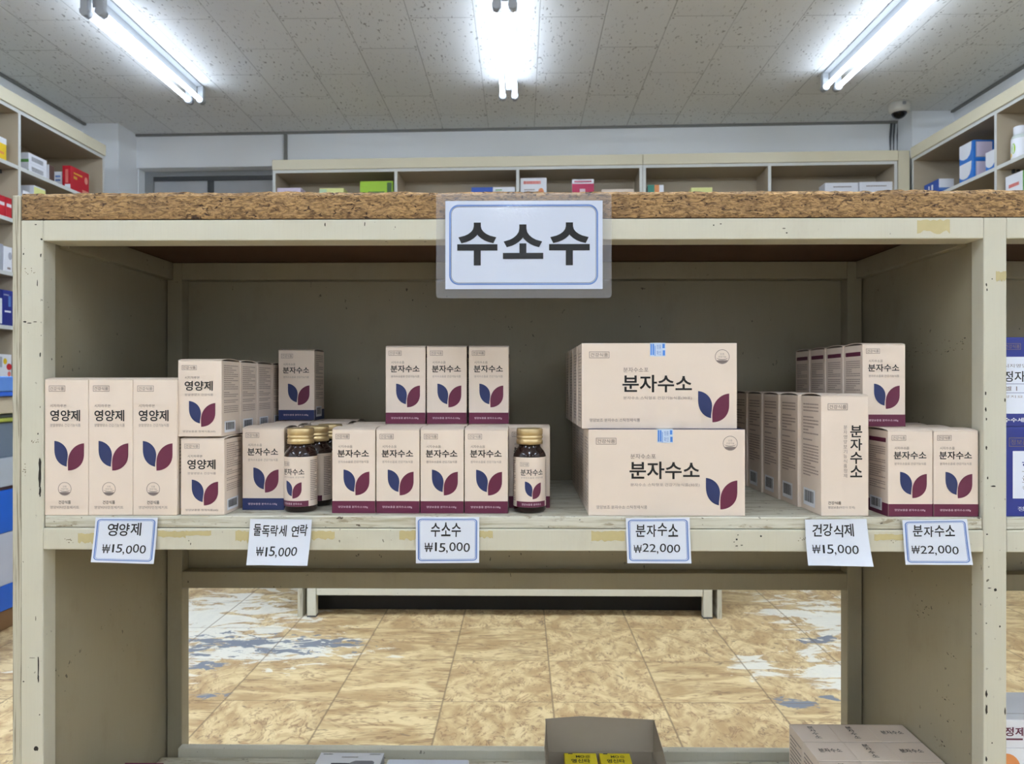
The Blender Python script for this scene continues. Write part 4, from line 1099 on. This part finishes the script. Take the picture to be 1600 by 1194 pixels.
# ------------------------------------------------------------------ amber bottles
def bottle_meshes():
    r = .0252
    b = MB(); b.lathe([(.016, 0), (r - .002, .0006), (r, .004), (r, .086), (r - .0006, .0895), (r - .003, .094), (.0185, .0985), (.0168, .101), (.0165, .112)], 'glass', 40)
    c = MB(); c.lathe([(.0188, .1045), (.0204, .105), (.0206, .1108), (.0190, .1122), (.0190, .1128), (.0205, .1142), (.0205, .1163), (.0191, .1176), (.0191, .1182), (.0203, .1196), (.0203, .1272), (.0192, .129), (.015, .1292)], 'gold', 40)
    l = MB(); z0, z1 = .0095, .0855; h = z1 - z0; rr = r + .0002
    def fn(u, v, e):
        a = u / r; return ((rr + e) * math.sin(a), -(rr + e) * math.cos(a), z0 + v)
    f = Face(l, 0, h, fn, .00012); f.curved = True; A = r
    f.rect(-2.2 * A, 2.2 * A, 0, h, 'cream', 0, 60)
    f.tagbox('건강식품', -.74 * A, -.18 * A, h * .82, h * .90)
    f.text('분자수소', -.70 * A, .76 * A, h * .635, h * .765, 'black', .016)
    f.text('분자수소음료 건강식품', -.68 * A, .76 * A, h * .575, h * .61, 'lightgrey')
    f.leaf(-.42 * A, .60 * A, h * .165, h * .52)
    f.rect(-1.02 * A, 1.02 * A, .0001, h * .115, 'maroon', 1, 30)
    f.text('영양보충용 분자수소', -.62 * A, .62 * A, h * .035, h * .08, 'pink', .004, 3)
    for a0, a1 in ((1.14, 1.75), (-1.75, -1.14)): f.lines(a0 * A, a1 * A, h * .12, h * .95, 22, 'grey', 5, .45)
    return b.mesh('bottle_body'), c.mesh('cap'), l.mesh('label')
BM = bottle_meshes()
def bottle(x, y, rz, label):
    t = thing('glass_bottle', label, 'bottle', (x, y, zs_), rz, 'amber glass bottles with gold caps')
    obj('bottle_body', BM[0], t); obj('cap', BM[1], t); obj('label', BM[2], t)
bottle(ground(470, 1.152), 1.152, R(-15), 'amber bottle with a gold cap beside the navy banded carton, front of three')
bottle(-.3365, 1.207, R(-22), 'amber bottle with a gold cap, middle of the three in a line')
bottle(-.3275, 1.2605, R(-30), 'amber bottle with a gold cap, rear of the three in a line')
bottle(ground(827.5, 1.15), 1.15, R(7), 'single amber bottle with a gold cap before a maroon banded carton')

# ------------------------------------------------------------------ next bay: blue boxes
def blue_box(style):
    w, d, h = .16, .11, .1335; mb = MB()
    mb.box(-w / 2, w / 2, -d / 2, d / 2, 0, h, 'navybox', .001)
    f = faces_of(mb, w, d, h)['front']
    if style == 0:
        f.rect(0.0005, w - .0005, h * .145, h * .78, 'paper')
        f.tagbox('건강식품', w * .0, w * .16, h * .86, h * .93)
        f.text('시지영양제', w * .0, w * .27, h * .66, h * .70, 'grey'); f.text('정자수소', w * .0, w * .40, h * .50, h * .62, 'black', .012)
        f.rect(.0, w, h * .475, h * .48, 'navybox', 2); f.text('엘ㅣ 향자', w * .0, w * .35, h * .40, h * .45, 'grey', .008); f.rect(.0, w, h * .375, h * .38, 'navybox', 2)
        f.text('정지요화이', w * .0, w * .30, h * .32, h * .35, 'lightgrey')
        f.text('수수세스 프로', w * .0, w * .40, h * .05, h * .10, 'white', .02)
    else:
        f.rect(w * .085, w * .92, h * .2, h * .73, 'paper'); f.tagbox('정보품', w * .05, w * .24, h * .78, h * .88)
        f.text('한방수', w * .17, w * .55, h * .52, h * .62, 'navybox', .01); f.text('음양소', w * .17, w * .5, h * .40, h * .46, 'grey'); f.rect(w * .17, w * .8, h * .38, h * .385, 'grey', 2); f.rect(w * .17, w * .8, h * .5, h * .505, 'grey', 2)
        f.text('정제식품', w * .17, w * .45, h * .3, h * .34, 'lightgrey'); f.text('정제식 영양', w * .13, w * .5, h * .06, h * .11, 'white')
    return mb
xb0 = PX[1][1] + .003
tag(blue_box(1).build('navy_box', None, (xb0 + .08, 1.112 + .055, zs_)), 'navy box with a white label at the bottom of the stack past the post', 'box', 'navy boxes in the next bay')
tag(blue_box(0).build('navy_box', None, (xb0 + .08, 1.112 + .055, zs_ + .1339)), 'navy and white box on top of the stack past the post', 'box', 'navy boxes in the next bay')

# ------------------------------------------------------------------ bottom board
ZB = .124 + E_
def m_topbox(v):
    w, d, h = .0672, .0642, .134; mb = MB()
    mb.box(-w / 2, w / 2, -d / 2, d / 2, 0, h, 'cream', .0008)
    F = faces_of(mb, w, d, h); f = F['top']
    if v:
        for i, ch in enumerate('분자수소'):
            y = d * (.86 - .18 * i); f.text(ch, w * .40, w * .56, y - d * .15, y, 'black', .012)
    else:
        f.text('분자수소', w * .22, w * .78, d * .42, d * .62, 'black', .012)
    f.rect(w * .0, w, d * .955, d * .965, 'grey')
    F['left'].lines(d * .1, d * .9, h * .1, h * .92, 16, 'grey', 17, .35)
    F['front'].leaf(w * .265, w * .865, h * .21, h * .51); F['front'].text('분자수소', w * .125, w * .855, h * .652, h * .742, 'black', .018)
    return mb.mesh('carton')
TB = [m_topbox(0), m_topbox(1)]
x0 = ground(1233, 1.336); pat = ((1, 1, 0), (0, 1, 0), (1, 0, 1), (0, 0, 1))
rown = ('rear row of the packed block', 'middle row of the packed block', 'front row of the packed block')
coln = ('on the open side', 'in the middle column', 'against the side panel')
for r_ in range(3):
    for c_ in range(3):
        o = obj('supplement_box', TB[pat[r_][c_]], None, (x0 + c_ * .0673 + .0336, 1.336 - r_ * .0648 - .0321, ZB), 0)
        tag(o, 'cream carton below, %s, %s' % (rown[r_], coln[c_]), 'box', 'cream cartons packed on the bottom board')
# open grey tray carton
yb = 1.405; cx0, cx1 = ground(852, yb), ground(1024, yb); zt = height(930, 1124, yb); zf = height(930, 1174, yb)
t = thing('open_carton', 'open grey cardboard carton on the bottom board holding yellow boxes', 'carton', ((cx0 + cx1) / 2, yb, ZB))
w = (cx1 - cx0) / 2; hz = zt - ZB; hf = zf - ZB; th = .0025; dp = .19
b = MB()
b.box(-w + .004, w - .004, -dp, 0, 0, th, 'kraft')
b.box(-w + .004, w - .004, -th, 0, th, hf, 'kraft'); b.box(-w + .004, w - .004, -dp, -dp + th, th, hf * .8, 'kraft')
for s in (-1, 1):
    a = s * (w - .004); b.box(min(a, a - s * th), max(a, a - s * th), -dp + th, -th, th, hf, 'kraft')
b.build('carton_body', t)
def flap(P, nm):     # thin folded panel from 4+ corner points
    b = MB(); n = len(P); P = [Vector(p) for p in P]; N = (P[1] - P[0]).cross(P[2] - P[0]).normalized() * .0012
    b.add([p for p in P] + [p + N for p in P], [list(range(n))[::-1], list(range(n, 2 * n))] + [[i, (i + 1) % n, n + (i + 1) % n, n + i] for i in range(n)], 'kraft'); b.build(nm, t)
flap([(-w + .004, -.001, hf), (w - .004, -.001, hf), (w, .008, hz - .004), (w * .3, .009, hz - .001), (-w * .35, .009, hz + .002), (-w, .008, hz - .003)], 'rear_flap')
flap([(-w + .004, -.004, hf), (-w + .001, .006, hz - .004), (-w - .004, -.06, hf + .035), (-w - .002, -dp + .03, hf + .01), (-w + .004, -dp + .01, hf)], 'side_flap')
flap([(w - .004, -.004, hf), (w - .004, -dp + .01, hf), (w + .002, -dp + .03, hf + .01), (w + .004, -.06, hf + .03), (w - .001, .006, hz - .004)], 'side_flap')
for k, (pl, pr, s) in enumerate(((881, 931, 'on the side of the white boxes'), (936, 983.5, 'on the side of the cream cartons'))):
    yy = 1.388; a, c = ground(pl, yy), ground(pr, yy); zt2 = height(930, 1177, yy); d = .075; hh = zt2 - ZB - th - .0002
    mb = MB(); mb.box(-(c - a) / 2, (c - a) / 2, -d, 0, 0, hh, 'yellow', .0008)
    f = Face(mb, c - a, d, lambda u, v, e, a=a, c=c: (-(c - a) / 2 + u, -d + v, hh + e)); W2 = c - a
    f.rect(W2 * .13, W2 * .27, d * .94, d * .985, 'black')
    f.text('MO', W2 * .36, W2 * .62, d * .76, d * .88, 'black', .02); f.text('@', W2 * .66, W2 * .8, d * .76, d * .88, 'black')
    f.text('영신타', W2 * .2, W2 * .78, d * .52, d * .70, 'black', .02)
    f.lines(W2 * .2, W2 * .8, d * .2, d * .45, 3, 'black', 3)
    tag(mb.build('yellow_box', None, ((a + c) / 2, yy, ZB + th + .0001)), 'yellow box in the open grey carton, ' + s, 'box', 'yellow boxes in the open carton')
# white picture box and flat white box
ym = 1.441; a, c = ground(502, ym), ground(600.5, ym); hh = height(550, 1176.6, ym) - ZB
mb = MB(); d = .09; W2 = c - a; mb.box(-W2 / 2, W2 / 2, -d, 0, 0, hh, 'pgrey', .0008)
f = Face(mb, W2, d, lambda u, v, e: (-W2 / 2 + u, -d + v, hh + e))
f.rect(0, W2, 0, d, 'white'); f.rect(W2 * .24, W2 * .9, d * .05, d * .56, 'photo', 2); f.poly([(W2 * x, d * y) for x, y in ((.52, .3), (.9, .3), (.9, .6), (.86, .66), (.6, .66), (.53, .58))], 'photogrey', 3)
f.lines(W2 * .05, W2 * .2, d * .92, d * .965, 1, 'black', 1, .8); f.lines(W2 * .36, W2 * .66, d * .9, d * .97, 1, 'black', 2, .8); f.lines(W2 * .78, W2 * .95, d * .92, d * .96, 1, 'grey', 3, .8)
f.lines(W2 * .36, W2 * .62, d * .80, d * .84, 1, 'lightgrey', 4, .8)
tag(mb.build('picture_box', None, ((a + c) / 2, ym, ZB)), 'pale box with a dark picture on its lid on the bottom board', 'box')
ym = 1.425; a, c = ground(606, ym), ground(733, ym); hh = height(670, 1187.5, ym) - ZB
mb = MB(); mb.box(-(c - a) / 2, (c - a) / 2, -.08, 0, 0, hh, 'white', .001); mb.box(-(c - a) / 2 + .004, (c - a) / 2 - .002, -.078, -.001, hh, hh + .0008, 'paper')
tag(mb.build('flat_white_box', None, ((a + c) / 2, ym, ZB)), 'flat plain white box beside the box with a dark picture', 'box')
ym = 1.20; a, c = ground(196, ym), ground(256, ym); hh = height(225, 1192, ym) - ZB
mb = MB(); mb.box(-(c - a) / 2, (c - a) / 2, -.06, 0, 0, hh, 'maroon', .0008); mb.box(-(c - a) / 2 + .002, (c - a) / 2 - .002, -.0602, -.058, .01, hh * .8, 'cream')
tag(mb.build('maroon_box', None, ((a + c) / 2, ym, ZB)), 'maroon topped box peeking up beside the side panel below', 'box')
# next bay bottom: white cartons with red print
for k, (h, zz, lab) in enumerate(((.179, ZB, 'tall white carton with an orange disc under the flat white carton past the post'), (.044, ZB + .1793, 'flat white carton with dark red print lying on the taller one past the post'))):
    w, d = .17, .104; mb = MB(); mb.box(-w / 2, w / 2, -d / 2, d / 2, 0, h, 'white', .001)
    F = faces_of(mb, w, d, h); f = F['front']
    if k:
        f.text('정제', w * .17, w * .36, h * .42, h * .74, 'maroon', .02); f.rect(w * .17, w * .34, h * .28, h * .34, 'maroon')
        F['top'].rect(w * .26, w * .36, d * .42, d * .5, 'maroon'); F['top'].rect(0, w, d * .2, d * .21, 'grey')
    else:
        f.poly([(w * .19 + .022 * math.cos(R(q)), h * .82 + .024 * math.sin(R(q))) for q in range(0, 360, 15)], 'orange', 2)
    tag(mb.build('white_carton', None, (PX[1][1] + .006 + w / 2, 1.16 + d / 2, zz)), lab, 'box', 'white cartons in the next bay')
